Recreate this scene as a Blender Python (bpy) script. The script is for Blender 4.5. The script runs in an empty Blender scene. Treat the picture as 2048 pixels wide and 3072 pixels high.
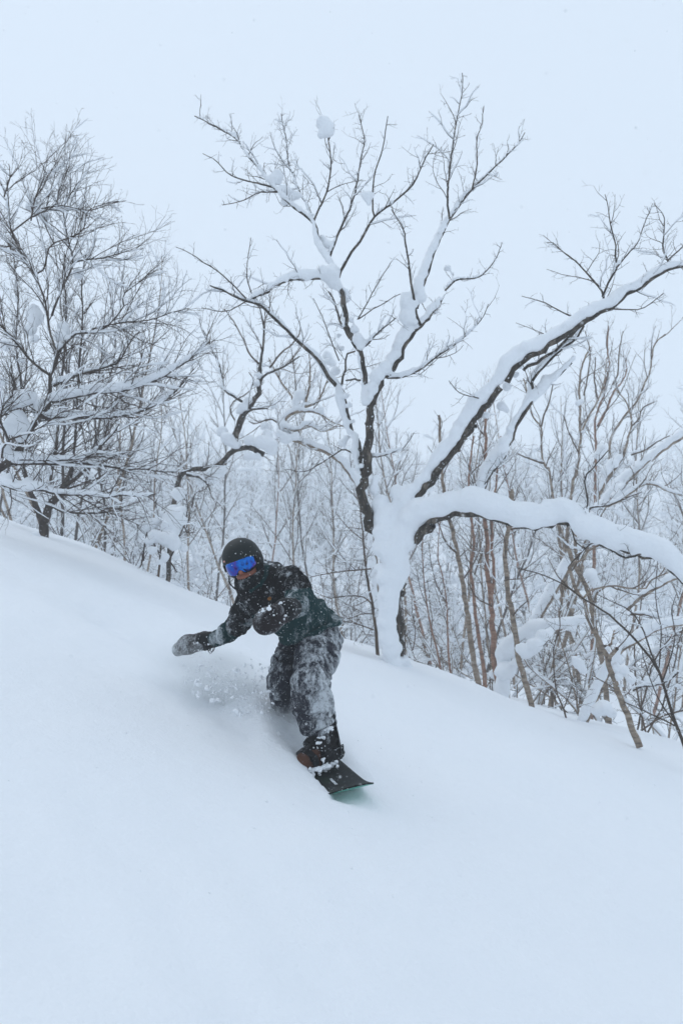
import bpy, bmesh, math, random
import numpy as np
import openvdb
from mathutils import Vector, Matrix
from mathutils.bvhtree import BVHTree

scene = bpy.context.scene
COL = scene.collection

# ------------------------------------------------------------------ camera
W, H, F = 2048.0, 3072.0, 2660.0           # picture size and focal length in picture pixels
CAM_Z = 1.43                                # eye height above the snow under the camera
PITCH = math.atan((1700.0 - 1536.0) / F)
CAM = np.array([0.0, 0.0, CAM_Z])
cd = bpy.data.cameras.new('camera')
cam = bpy.data.objects.new('camera', cd)
COL.objects.link(cam)
cam.location = CAM
cam.rotation_euler = (math.pi / 2 + PITCH, 0, 0)
cd.sensor_fit = 'VERTICAL'
cd.sensor_height = 36.0
cd.sensor_width = 24.0
cd.lens = F / H * 36.0
cd.clip_start = 0.05
cd.clip_end = 3000
cd.dof.use_dof = True
cd.dof.focus_distance = 4.9
cd.dof.aperture_fstop = 4.0
scene.camera = cam

# ------------------------------------------------------------------ sky, sun, exposure
SUN_EL, SUN_AZ = math.radians(55), math.radians(-50)
world = bpy.data.worlds.new('World')
scene.world = world
world.use_nodes = True
wn = world.node_tree.nodes; wl = world.node_tree.links
wn.clear()
w_out = wn.new('ShaderNodeOutputWorld')
sky = wn.new('ShaderNodeTexSky'); sky.sky_type = 'NISHITA'; sky.sun_disc = False
sky.sun_elevation = SUN_EL; sky.sun_rotation = SUN_AZ
bg_clear = wn.new('ShaderNodeBackground'); bg_clear.inputs['Strength'].default_value = 0.10
wl.new(sky.outputs[0], bg_clear.inputs['Color'])
bg_cloud = wn.new('ShaderNodeBackground')            # the even snow cloud that covers the sky
bg_cloud.inputs['Color'].default_value = (0.645, 0.747, 0.868, 1)
bg_cloud.inputs['Strength'].default_value = 1.16
w_mix = wn.new('ShaderNodeMixShader'); w_mix.inputs[0].default_value = 0.93
wl.new(bg_clear.outputs[0], w_mix.inputs[1]); wl.new(bg_cloud.outputs[0], w_mix.inputs[2])
wl.new(w_mix.outputs[0], w_out.inputs['Surface'])
sd = bpy.data.lights.new('sun', 'SUN'); sd.energy = 0.65; sd.angle = math.radians(50); sd.color = (1.0, 0.97, 0.93)
sun = bpy.data.objects.new('sun', sd); COL.objects.link(sun)
sun.rotation_euler = (math.pi / 2 - SUN_EL, 0, -SUN_AZ + math.pi)
scene.view_settings.view_transform = 'Standard'
scene.view_settings.look = 'None'
scene.view_settings.gamma = 1.0
scene.view_settings.use_curve_mapping = False
scene.view_settings.exposure = 0.0
scene.cycles.max_bounces = 8
scene.cycles.diffuse_bounces = 4
scene.cycles.volume_bounces = 3
scene.cycles.volume_step_rate = 2.0
scene.cycles.use_denoising = True

# ------------------------------------------------------------------ helpers
def P(u, v, Y):
    """world point seen at picture pixel (u, v), Y metres in front of the camera"""
    dx = (u - 1024.0) / F; dz = (1536.0 - v) / F
    d = np.array([dx, math.cos(PITCH) - math.sin(PITCH) * dz, math.sin(PITCH) + math.cos(PITCH) * dz])
    return CAM + d * (Y / d[1])

def nrm(a):
    a = np.asarray(a, float)
    return a / (np.linalg.norm(a, axis=-1, keepdims=True) + 1e-12)

def hash3(i, seed):
    n = (i[..., 0].astype(np.int64) * 374761393 + i[..., 1].astype(np.int64) * 668265263
         + i[..., 2].astype(np.int64) * 2147483647 + seed * 1274126177) & 0xFFFFFFFF
    n = ((n ^ (n >> 13)) * 1274126177) & 0xFFFFFFFF
    n = ((n ^ (n >> 16)) * 2246822519) & 0xFFFFFFFF
    return ((n ^ (n >> 15)) & 0xFFFFFF) / float(0xFFFFFF)

def vnoise(p, seed=0):
    """smooth value noise in -1..1"""
    p = np.asarray(p, float)
    i = np.floor(p).astype(np.int64); f = p - i
    f = f * f * (3 - 2 * f)
    r = 0.0
    for dx in (0, 1):
        for dy in (0, 1):
            for dz in (0, 1):
                w = (f[..., 0] if dx else 1 - f[..., 0]) * (f[..., 1] if dy else 1 - f[..., 1]) * (f[..., 2] if dz else 1 - f[..., 2])
                r = r + w * hash3(i + np.array([dx, dy, dz]), seed)
    return r * 2 - 1

def fbm(p, seed=0, octaves=3):
    p = np.asarray(p, float); a = 1.0; s = 0.0; t = 0.0
    for o in range(octaves):
        s = s + a * vnoise(p * (2 ** o), seed + o * 17); t += a; a *= 0.5
    return s / t

def make_mesh(name, verts, faces_list, smooth=True):
    """faces_list: list of (M,k) index arrays"""
    me = bpy.data.meshes.new(name)
    verts = np.ascontiguousarray(verts, dtype=np.float32)
    me.vertices.add(len(verts)); me.vertices.foreach_set('co', verts.ravel())
    idx = []; starts = []; off = 0
    for f in faces_list:
        f = np.asarray(f, dtype=np.int32)
        if f.size == 0: continue
        idx.append(f.ravel()); k = f.shape[1]
        starts.append(off + np.arange(len(f), dtype=np.int32) * k); off += f.size
    idx = np.concatenate(idx); starts = np.concatenate(starts)
    me.loops.add(len(idx)); me.loops.foreach_set('vertex_index', idx)
    me.polygons.add(len(starts)); me.polygons.foreach_set('loop_start', starts)
    me.update(calc_edges=True)
    me.polygons.foreach_set('use_smooth', np.full(len(starts), smooth))
    me.update()
    return me

def link(name, me, mat=None, parent=None):
    o = bpy.data.objects.new(name, me); COL.objects.link(o)
    if mat is not None and me is not None and len(me.materials) == 0: me.materials.append(mat)
    if parent is not None: o.parent = parent
    return o

def tag(o, label=None, cat=None, group=None, kind=None):
    if label: o['label'] = label
    if cat: o['category'] = cat
    if group: o['group'] = group
    if kind: o['kind'] = kind
    return o

def empty(name, loc, label=None, cat=None, group=None):
    o = bpy.data.objects.new(name, None); COL.objects.link(o)
    o.location = loc; o.empty_display_size = 0.2
    return tag(o, label, cat, group)

def copy_tree(o, parent=None):
    c = o.copy(); COL.objects.link(c); c.parent = parent
    for ch in list(o.children): copy_tree(ch, c)
    return c

class SDF:
    """a small signed-distance grid; solids are blended in with a smooth union"""
    def __init__(s, lo, hi, vox):
        s.lo = np.asarray(lo, float); s.vox = vox
        s.n = np.ceil((np.asarray(hi, float) - s.lo) / vox).astype(int) + 1
        s.g = np.full(tuple(s.n), 1.0, np.float32)
        s.ax = [s.lo[i] + np.arange(s.n[i]) * vox for i in range(3)]
    def sub(s, lo, hi):
        a = np.clip(np.floor((lo - s.lo) / s.vox).astype(int), 0, s.n - 1)
        b = np.clip(np.ceil((hi - s.lo) / s.vox).astype(int) + 1, 0, s.n)
        if np.any(b <= a): return None
        sl = tuple(slice(a[i], b[i]) for i in range(3))
        X = s.ax[0][sl[0]][:, None, None]; Y = s.ax[1][sl[1]][None, :, None]; Z = s.ax[2][sl[2]][None, None, :]
        return sl, X, Y, Z
    def merge(s, sl, d, k, cut=False):
        g = s.g[sl]; d = d.astype(np.float32)
        if cut:
            d = -d
            h = np.maximum(k - np.abs(g - d), 0) / k
            s.g[sl] = np.maximum(g, d) + h * h * k * 0.25
        else:
            h = np.maximum(k - np.abs(g - d), 0) / k
            s.g[sl] = np.minimum(g, d) - h * h * k * 0.25
    def cone(s, a, b, ra, rb, k=0.03, sq=None, cut=False):
        a = np.asarray(a, float); b = np.asarray(b, float)
        m = max(ra, rb) * (1.0 if sq is None else max(1.0, 1.0 / sq[1])) + k + 4 * s.vox
        r = s.sub(np.minimum(a, b) - m, np.maximum(a, b) + m)
        if r is None: return
        sl, X, Y, Z = r
        ba = b - a; L2 = max(ba @ ba, 1e-9)
        px, py, pz = X - a[0], Y - a[1], Z - a[2]
        t = np.clip((px * ba[0] + py * ba[1] + pz * ba[2]) / L2, 0, 1)
        qx, qy, qz = px - t * ba[0], py - t * ba[1], pz - t * ba[2]
        if sq is not None:                     # (axis, factor): cross-section stretched along axis by 1/factor
            n = nrm(sq[0]); c = (qx * n[0] + qy * n[1] + qz * n[2]) * (sq[1] - 1)
            qx = qx + c * n[0]; qy = qy + c * n[1]; qz = qz + c * n[2]
        s.merge(sl, np.sqrt(qx * qx + qy * qy + qz * qz) - (ra + (rb - ra) * t), k, cut)
    def chain(s, pts, rad, k=0.03, sq=None):
        for i in range(len(pts) - 1): s.cone(pts[i], pts[i + 1], rad[i], rad[i + 1], k, sq)
    def ell(s, c, rad, R=None, k=0.03, cut=False):
        """ellipsoid; rows of R are its axes"""
        c = np.asarray(c, float); rad = np.asarray(rad, float); R = np.eye(3) if R is None else np.asarray(R, float)
        m = rad.max() + k + 4 * s.vox
        r = s.sub(c - m, c + m)
        if r is None: return
        sl, X, Y, Z = r
        p = [X - c[0], Y - c[1], Z - c[2]]
        q = [(p[0] * R[i, 0] + p[1] * R[i, 1] + p[2] * R[i, 2]) for i in range(3)]
        k0 = np.sqrt(sum((q[i] / rad[i]) ** 2 for i in range(3)))
        k1 = np.sqrt(sum((q[i] / rad[i] ** 2) ** 2 for i in range(3)))
        s.merge(sl, k0 * (k0 - 1.0) / (k1 + 1e-6), k, cut)
    def box(s, c, half, R, rnd=0.01, k=0.01, cut=False):
        c = np.asarray(c, float); R = np.asarray(R, float); half = np.asarray(half, float)
        m = np.linalg.norm(half) + k + 4 * s.vox
        r = s.sub(c - m, c + m)
        if r is None: return
        sl, X, Y, Z = r
        p = [X - c[0], Y - c[1], Z - c[2]]
        q = [np.abs(p[0] * R[i, 0] + p[1] * R[i, 1] + p[2] * R[i, 2]) - half[i] + rnd for i in range(3)]
        out = np.sqrt(sum(np.maximum(x, 0) ** 2 for x in q))
        s.merge(sl, out + np.minimum(np.maximum(np.maximum(q[0], q[1]), q[2]), 0) - rnd, k, cut)
    def plane_cut(s, c, n, k=0.01):
        """keep the side the normal points away from"""
        n = nrm(n); X = s.ax[0][:, None, None]; Y = s.ax[1][None, :, None]; Z = s.ax[2][None, None, :]
        d = (X - c[0]) * n[0] + (Y - c[1]) * n[1] + (Z - c[2]) * n[2]
        s.merge((slice(None),) * 3, -d, k, cut=True)
    def extract(s, iso=0.0):
        g = openvdb.FloatGrid(1.0); a = np.clip(s.g, -4 * s.vox, 4 * s.vox)
        a[0], a[-1] = 4 * s.vox, 4 * s.vox; a[:, 0], a[:, -1] = 4 * s.vox, 4 * s.vox; a[:, :, 0], a[:, :, -1] = 4 * s.vox, 4 * s.vox
        g.copyFromArray(np.ascontiguousarray(a, np.float32))
        p, q = g.convertToQuads(iso)
        return p * s.vox + s.lo, q[:, ::-1].astype(np.int32)

def vert_normals(v, q):
    n = np.zeros_like(v)
    fn = np.cross(v[q[:, 2]] - v[q[:, 0]], v[q[:, 3]] - v[q[:, 1]])
    for i in range(4): np.add.at(n, q[:, i], fn)
    return nrm(n)

def relax(v, q, it=2, w=0.5):
    for _ in range(it):
        acc = np.zeros_like(v); cnt = np.zeros((len(v), 1))
        for a, b in ((0, 1), (1, 2), (2, 3), (3, 0)):
            np.add.at(acc, q[:, a], v[q[:, b]]); np.add.at(cnt, q[:, a], 1)
            np.add.at(acc, q[:, b], v[q[:, a]]); np.add.at(cnt, q[:, b], 1)
        v = v * (1 - w) + w * acc / np.maximum(cnt, 1)
    return v

class Tubes:
    """collects branch polylines with radii; builds them as one mesh"""
    def __init__(s): s.items = {}
    def add(s, pts, rad, sides=3):
        s.items.setdefault((len(pts), sides), []).append((pts, rad))
    def count(s): return sum(len(v) for v in s.items.values())
    def arrays(s, origin=(0, 0, 0)):
        V = []; Q = []; off = 0
        for (n, S), lst in s.items.items():
            Pn = np.array([a for a, _ in lst], float) - np.asarray(origin); R = np.array([b for _, b in lst], float)
            M = len(lst)
            T = nrm(np.gradient(Pn, axis=1))
            mean = np.abs(nrm(Pn[:, -1] - Pn[:, 0]))
            ref = np.zeros((M, 3)); ref[np.arange(M), mean.argmin(1)] = 1
            U = nrm(np.cross(T, ref[:, None, :])); Vv = np.cross(T, U)
            a = np.arange(S) / S * 2 * np.pi
            ring = (U[:, :, None, :] * np.cos(a)[None, None, :, None] + Vv[:, :, None, :] * np.sin(a)[None, None, :, None]) * R[:, :, None, None] + Pn[:, :, None, :]
            V.append(ring.reshape(-1, 3))
            base = off + np.arange(M)[:, None, None] * (n * S) + np.arange(n - 1)[None, :, None] * S
            j = np.arange(S)[None, None, :]; j2 = (np.arange(S)[None, None, :] + 1) % S
            Q.append(np.stack([base + j, base + j2, base + j2 + S, base + j + S], -1).reshape(-1, 4))
            off += M * n * S
        return np.concatenate(V), np.concatenate(Q)
    def mesh(s, name, origin=(0, 0, 0)):
        v, q = s.arrays(origin)
        return make_mesh(name, v, [q])

def spline(pts, n):
    """Catmull-Rom through pts, n samples evenly in parameter"""
    pts = np.asarray(pts, float)
    if len(pts) == 2: return pts[0] + (pts[1] - pts[0]) * np.linspace(0, 1, n)[:, None]
    p = np.vstack([2 * pts[0] - pts[1], pts, 2 * pts[-1] - pts[-2]])
    seg = np.linalg.norm(np.diff(pts, axis=0), axis=1); cum = np.r_[0, np.cumsum(seg)]; tt = np.linspace(0, cum[-1], n)
    i = np.clip(np.searchsorted(cum, tt, 'right') - 1, 0, len(seg) - 1)
    t = ((tt - cum[i]) / seg[i])[:, None]
    a, b, c, d = p[i], p[i + 1], p[i + 2], p[i + 3]
    return 0.5 * ((2 * b) + (-a + c) * t + (2 * a - 5 * b + 4 * c - d) * t ** 2 + (-a + 3 * b - 3 * c + d) * t ** 3)

# ------------------------------------------------------------------ materials
def mat_new(name):
    m = bpy.data.materials.new(name); m.use_nodes = True
    nt = m.node_tree; nt.nodes.clear()
    out = nt.nodes.new('ShaderNodeOutputMaterial'); b = nt.nodes.new('ShaderNodeBsdfPrincipled')
    nt.links.new(b.outputs[0], out.inputs[0])
    return m, nt, b

def N(nt, t, **kw):
    n = nt.nodes.new(t)
    for k, v in kw.items(): setattr(n, k, v)
    return n

def noise(nt, scale, detail=3.0, rough=0.55, coord='Object', vec=None):
    if vec is None:
        c = N(nt, 'ShaderNodeTexCoord'); vec = c.outputs[coord]
    n = N(nt, 'ShaderNodeTexNoise'); n.inputs['Scale'].default_value = scale
    n.inputs['Detail'].default_value = detail; n.inputs['Roughness'].default_value = rough
    nt.links.new(vec, n.inputs['Vector'])
    return n.outputs['Fac']

def ramp(nt, fac, stops):
    r = N(nt, 'ShaderNodeValToRGB'); e = r.color_ramp.elements
    while len(e) < len(stops): e.new(0.5)
    for i, (p, c) in enumerate(stops):
        e[i].position = p; e[i].color = (*c, 1) if len(c) == 3 else c
    nt.links.new(fac, r.inputs['Fac'])
    return r.outputs['Color']

def mixc(nt, fac, a, b):
    m = N(nt, 'ShaderNodeMix', data_type='RGBA')
    for sock, val in ((m.inputs[0], fac), (m.inputs[6], a), (m.inputs[7], b)):
        if hasattr(val, 'is_output'): nt.links.new(val, sock)
        elif isinstance(val, (int, float)): sock.default_value = val
        else: sock.default_value = (*val, 1)
    return m.outputs[2]

def math_(nt, op, a, b=None, clamp=False):
    m = N(nt, 'ShaderNodeMath', operation=op); m.use_clamp = clamp
    for i, v in enumerate((a, b)):
        if v is None: continue
        if hasattr(v, 'is_output'): nt.links.new(v, m.inputs[i])
        else: m.inputs[i].default_value = v
    return m.outputs[0]

def bump(nt, b, h, strength, dist):
    n = N(nt, 'ShaderNodeBump'); n.inputs['Strength'].default_value = strength; n.inputs['Distance'].default_value = dist
    nt.links.new(h, n.inputs['Height']); nt.links.new(n.outputs[0], b.inputs['Normal'])

def snow_mat(name, grain=90.0, strength=0.35):
    m, nt, b = mat_new(name)
    f = noise(nt, 1.3, 4)
    nt.links.new(mixc(nt, f, (0.83, 0.86, 0.895), (0.88, 0.90, 0.925)), b.inputs['Base Color'])
    b.inputs['Roughness'].default_value = 0.75
    b.inputs['Specular IOR Level'].default_value = 0.25
    h = math_(nt, 'ADD', noise(nt, grain, 5, 0.75), math_(nt, 'MULTIPLY', noise(nt, 6.0, 5, 0.6), 3.0))
    bump(nt, b, h, strength, 0.02)
    return m

def speck(nt, scale, thr, soft=0.03):
    """snow specks stuck on a surface"""
    n = noise(nt, scale, 2.0, 0.6)
    return math_(nt, 'MULTIPLY', math_(nt, 'SUBTRACT', n, thr), 1.0 / soft, clamp=True)

SNOW = (0.80, 0.84, 0.88)
def bark_mat(name, c1, c2, c3, scale=9.0, snow_thr=0.68, stretch=(1, 1, 0.35), spk=45.0):
    m, nt, b = mat_new(name)
    tc = N(nt, 'ShaderNodeTexCoord'); mp = N(nt, 'ShaderNodeMapping'); mp.inputs['Scale'].default_value = stretch
    nt.links.new(tc.outputs['Object'], mp.inputs['Vector'])
    f = noise(nt, scale, 5, 0.65, vec=mp.outputs[0])
    col = ramp(nt, f, [(0.30, c1), (0.52, c2), (0.70, c3)])
    col = mixc(nt, speck(nt, spk, snow_thr), col, SNOW)
    nt.links.new(col, b.inputs['Base Color'])
    b.inputs['Roughness'].default_value = 0.9; b.inputs['Specular IOR Level'].default_value = 0.2
    bump(nt, b, noise(nt, scale * 5, 4, 0.7, vec=mp.outputs[0]), 0.8, 0.015)
    return m

M = {}
M['snow'] = snow_mat('snow_ground', 60.0, 0.45)
M['snow_branch'] = snow_mat('snow_on_branches', 45.0, 0.55)
M['bark_dark'] = bark_mat('bark_dark', (0.016, 0.012, 0.009), (0.050, 0.039, 0.029), (0.21, 0.175, 0.14), 15.0, 0.665)
M['twig_dark'] = bark_mat('twig_dark', (0.03, 0.02, 0.014), (0.055, 0.038, 0.026), (0.09, 0.07, 0.05), 14.0, 0.72)
M['bark_left'] = bark_mat('bark_left', (0.028, 0.020, 0.017), (0.06, 0.045, 0.036), (0.13, 0.11, 0.09))
M['twig_left'] = bark_mat('twig_left', (0.035, 0.022, 0.016), (0.06, 0.038, 0.027), (0.09, 0.062, 0.045), 14.0, 0.73)
M['bark_birch'] = bark_mat('bark_birch', (0.07, 0.055, 0.045), (0.29, 0.225, 0.17), (0.46, 0.40, 0.33), 13.0, 0.70, (0.5, 0.5, 1.6))
M['bark_red'] = bark_mat('bark_red', (0.08, 0.055, 0.045), (0.29, 0.165, 0.115), (0.40, 0.27, 0.20), 13.0, 0.70, (0.5, 0.5, 1.6))
M['twig_birch'] = bark_mat('twig_birch', (0.06, 0.043, 0.032), (0.115, 0.080, 0.056), (0.18, 0.13, 0.092), 14.0, 0.75)

# ------------------------------------------------------------------ ground
GA, GB, GK, GY0 = -0.33, 0.07, 0.0136, 6.6
def smoothstep(a, b, x):
    t = np.clip((x - a) / (b - a), 0, 1); return t * t * (3 - 2 * t)

NOSE = P(1063, 2388, 4.45)
def ground_base(x, y):
    x = np.asarray(x, float); y = np.asarray(y, float)
    ax = GA * 14.0 * np.tanh(x / 14.0)
    ax = ax + 0.024 * np.clip(-x - 1.6, 0, 5) ** 2 * smoothstep(6, 11, y)
    near = ax + GB * y - GK * np.maximum(y - GY0, 0) ** 2
    # beyond the roll the hill drops into a gully and the far side climbs again
    yv = 15.0
    slope = GB - 2 * GK * (yv - GY0)
    zv = GB * yv - GK * (yv - GY0) ** 2
    t = np.maximum(y - yv, 0)
    fall = zv + ax * np.exp(-t / 18.0) + slope * 9.0 * (1 - np.exp(-t / 9.0)) + 0.125 * np.maximum(t - 16, 0) ** 1.06
    fall = np.where(t > 120, zv + slope * 9.0 + 0.125 * 104 ** 1.06 + 0.05 * (t - 120), fall)
    z = np.where(y > yv, fall, near)
    return z

def ground_z(x, y):
    x = np.asarray(x, float); y = np.asarray(y, float)
    z = ground_base(x, y)
    p = np.stack([x, y, np.zeros_like(x)], -1)
    z = z + 0.05 * fbm(p * 0.55, 3, 2) + 0.012 * fbm(p * 2.1, 9, 2) * np.exp(-np.abs(y) / 30)
    z = z + 0.5 * fbm(p * 0.12, 5, 2) * smoothstep(16, 30, y)
    z = z + (0.006 * fbm(p * 3.7, 13, 3) + 0.0025 * fbm(p * 13.0, 14, 2)) * np.exp(-np.abs(y) / 14)
    z = z + 0.055 * fbm(p * 0.95, 19, 2) * smoothstep(8.5, 10.5, y) * (1 - smoothstep(15, 18, y))
    z = z + 0.007 * np.sin(p[..., 0] * 9 + 6 * fbm(p * 0.7, 23, 2) * 2 + p[..., 1] * 4) * np.clip(0.5 + fbm(p * 0.45, 29, 2), 0, 1) * np.exp(-np.abs(y) / 12)
    # soft wind waves on the left shoulder
    z = z + 0.10 * smoothstep(7.5, 10, y) * (1 - smoothstep(14, 17, y)) * np.sin(x * 1.7 + 0.5 * y + 1.0) * 0.5
    return z

def groove(x, y):
    """the furrow the board has cut, running back and up to the left from the rear foot"""
    pth = TRACK
    p = np.stack([x, y], -1)
    best = np.full(x.shape, 1e9); tb = np.zeros(x.shape); side = np.zeros(x.shape)
    cum = 0.0; tot = np.linalg.norm(np.diff(pth, axis=0), axis=1).sum()
    for i in range(len(pth) - 1):
        a, b = pth[i], pth[i + 1]; ba = b - a; L = np.linalg.norm(ba)
        t = np.clip(((p - a) @ ba) / (L * L), 0, 1)
        d = np.linalg.norm(p - a - t[..., None] * ba, axis=-1)
        s = np.sign(ba[0] * (p[..., 1] - a[1]) - ba[1] * (p[..., 0] - a[0]))
        m = d < best
        best = np.where(m, d, best); tb = np.where(m, (cum + t * L) / tot, tb); side = np.where(m, s, side)
        cum += L
    return best, tb, side

# ------------------------------------------------------------------ where the board lies (needed by the furrow)
def Z1(x, y, Y): return P(480 + x * 0.4464, 1560 + y * 0.4464, Y)
B_NOSE = Z1(1318, 1850, 4.45)
B_FOOT = Z1(1085, 1628, 4.86)
BD = nrm(B_NOSE - B_FOOT)
_h = nrm(np.cross(BD, np.array([0, 0, 1.0])))          # horizontal, to picture right for a board pointing at us
if _h[0] < 0: _h = -_h
_n = nrm(np.cross(_h, BD));  _n = _n if _n[2] > 0 else -_n
ROLL = math.radians(7)
BW = nrm(_h * math.cos(ROLL) + _n * math.sin(ROLL))    # towards the heel edge
BN = nrm(_n * math.cos(ROLL) - _h * math.sin(ROLL))    # out of the deck
B_REAR = B_FOOT - BD * 0.54
B_TAIL = B_REAR - BD * 0.33
TRACK = np.array([[B_NOSE[0] + 0.05, B_NOSE[1] - 0.02], [B_FOOT[0], B_FOOT[1]], [B_REAR[0], B_REAR[1]],
                  [B_REAR[0] - 0.28, B_REAR[1] + 0.42], [-1.05, 6.45], [-1.9, 7.05], [-3.0, 7.6]])

def surface_z(x, y):
    z = ground_z(x, y)
    d, t, s = groove(x, y)
    dep = 0.17 * smoothstep(0.20, 0.40, t) * (1 - 0.8 * smoothstep(0.55, 1.0, t))
    wid = 0.20 + 0.24 * smoothstep(0.1, 0.5, t)
    p = np.stack([x * 5, y * 5, z * 0], -1)
    rough = fbm(p, 31, 3)
    prof = np.exp(-(d / wid) ** 2 * 1.6)
    z = z - dep * prof * (1 + 0.25 * rough)
    berm = np.exp(-((d - wid * 1.5) / (wid * 0.55)) ** 2)
    z = z + dep * 0.30 * berm * (1 + 0.6 * rough) * smoothstep(0.03, 0.3, t) * (s < 0)
    return z

def build_ground():
    def axis(lo, hi, fine, far, g):
        a = list(np.arange(lo, hi, fine)); st = fine; x = hi
        while x < far: a.append(x); st *= g; x += st
        return a
    xr = axis(0, 3.2, 0.03, 340, 1.06)
    xs = np.array([-x for x in xr[::-1]][:-1] + xr)
    ys = np.array([-x for x in axis(0, 0.5, 0.06, 60, 1.25)[::-1]][:-1] + axis(0, 1.6, 0.06, 1.61, 1.1) + axis(1.65, 8.5, 0.03, 340, 1.045))
    X, Y = np.meshgrid(xs, ys)
    Zg = surface_z(X, Y)
    # keep the snow under the deck of the front of the board
    rel = np.stack([X - B_NOSE[0], Y - B_NOSE[1]], -1)
    V = np.stack([X, Y, Zg], -1).reshape(-1, 3)
    q = V - B_NOSE
    along = -(q @ BD); across = q @ BW; up = q @ BN
    nz = fbm(V * 9, 77, 3)
    edge = -0.115 + 0.02 * nz
    V[:, 2] += (0.075 + 0.05 * nz) * np.exp(-((across + 0.24) / 0.10) ** 2) * smoothstep(0.18, 0.5, along) * (1 - smoothstep(0.95, 1.25, along))
    V[:, 2] += (0.035 + 0.03 * nz) * np.exp(-((across - 0.24) / 0.07) ** 2) * smoothstep(0.15, 0.4, along) * (1 - smoothstep(0.8, 1.2, along))
    pile = np.exp(-((along - 0.98) / 0.24) ** 2) * np.exp(-((across + 0.12) / 0.15) ** 2)
    V[:, 2] += 0.165 * pile * (1 + 0.22 * nz)
    q = V - B_NOSE; along = -(q @ BD); across = q @ BW; up = q @ BN
    m = (along > -0.03) & (along < 0.56) & (across > edge) & (across < 0.18)
    lim = -0.035 - 0.03 * smoothstep(-0.04, 0.1, across)
    push = np.where(m & (up > lim), (up - lim) / BN[2], 0)
    V[:, 2] -= push
    ny, nx = X.shape
    i = (np.arange(ny - 1)[:, None] * nx + np.arange(nx - 1)[None, :]).ravel()
    q4 = np.stack([i, i + 1, i + nx + 1, i + nx], -1)
    o = link('snow_slope', make_mesh('snow_slope', V, [q4]), M['snow'])
    tag(o, 'smooth powder snow slope falling from left to right', 'snow', kind='structure')
    del o['category']
    return o
build_ground()

# ------------------------------------------------------------------ trees
UP = np.array([0, 0, 1.0])
def child_dir(t, ang, az, up_bias):
    ref = UP if abs(t[2]) < 0.95 else np.array([1.0, 0, 0])
    a = nrm(np.cross(t, ref)); b = np.cross(a, t)
    d = t * math.cos(ang) + (a * math.cos(az) + b * math.sin(az)) * math.sin(ang)
    return nrm(d + UP * up_bias)

def wander(p0, d0, length, n, rng, wob, up):
    pts = [np.asarray(p0, float)]; d = np.asarray(d0, float); st = length / (n - 1)
    for i in range(n - 1):
        d = nrm(d + rng.normal(0, wob, 3) + UP * up)
        pts.append(pts[-1] + d * st)
    return np.array(pts)

def grow(out, pts, rad, level, rng, spec, start=0.15, log=None):
    """side shoots along a branch; spec[level] = (spacing, length, angle, up, wobble, points, sides, rmax)"""
    sp, L, ang, up, wob, n, sides, rmax = spec[level]
    seg = np.linalg.norm(np.diff(pts, axis=0), axis=1); cum = np.r_[0, np.cumsum(seg)]; tot = cum[-1]
    s = tot * start + rng.uniform(0, sp); az = rng.uniform(0, 6.28)
    while s < tot * 0.99:
        i = min(np.searchsorted(cum, s, 'right') - 1, len(seg) - 1); t = (s - cum[i]) / seg[i]
        p = pts[i] + (pts[i + 1] - pts[i]) * t; r = rad[i] + (rad[i + 1] - rad[i]) * t
        tang = nrm(pts[i + 1] - pts[i]); fr = s / tot
        az += 2.4 + rng.uniform(-0.6, 0.6)
        d = child_dir(tang, math.radians(rng.uniform(ang[0], ang[1])), az, up * 1.5)
        l = L * rng.uniform(0.55, 1.25) * (1.0 - 0.62 * fr)
        r0 = min(r * 0.75, rmax * rng.uniform(0.7, 1.0))
        c = wander(p, d, l, n, rng, wob, up)
        cr = np.linspace(r0, max(r0 * 0.35, 0.0011), n)
        out.add(c, cr, sides)
        if log is not None: log.append((c, cr, level))
        if level > 0: grow(out, c, cr, level - 1, rng, spec, 0.12, log)
        s += sp * rng.uniform(0.5, 1.5)

def snow_line(tb, pts, rad, rng, h, chance=0.75, sides=5, lift=0.8, wind=np.array([-0.35, -0.35, 0.0]), minrun=3):
    """a lumpy line of snow lying on a branch"""
    T = nrm(np.gradient(pts, axis=0))
    flat = np.sqrt(np.clip(1 - T[:, 2] ** 2, 0, 1))
    off = UP + wind; off = off - T * (T @ off)[:, None]; off = nrm(off)
    hh = h * np.clip(flat, 0.25, 1) * rng.uniform(0.65, 1.35, len(pts))
    if rng.uniform() > chance: return
    hh = hh.copy(); hh[0] *= 0.6; hh[-1] *= 0.15
    c = pts + off * (rad + hh * lift * 0.55)[:, None]
    tb.add(c, hh + rad * 0.25, sides)

def lump(S, c, r, rng, k=0.06):
    """one irregular clot of snow"""
    k = min(k, r * 0.32)
    S.ell(c, (r * 0.86, r * 0.80, r * rng.uniform(0.72, 0.92)), None, k)
    for i in range(4):
        d = nrm(rng.normal(0, 1, 3)) * [1, 0.8, 0.9]
        S.ell(c + d * r * rng.uniform(0.45, 0.75), r * rng.uniform(0.28, 0.58, 3), np.linalg.qr(rng.normal(0, 1, (3, 3)))[0], k * 0.6)

def jitter(pts, rng, a):
    j = rng.normal(0, a, pts.shape); j[0] = 0; j[-1] = 0
    return pts + j

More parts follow.
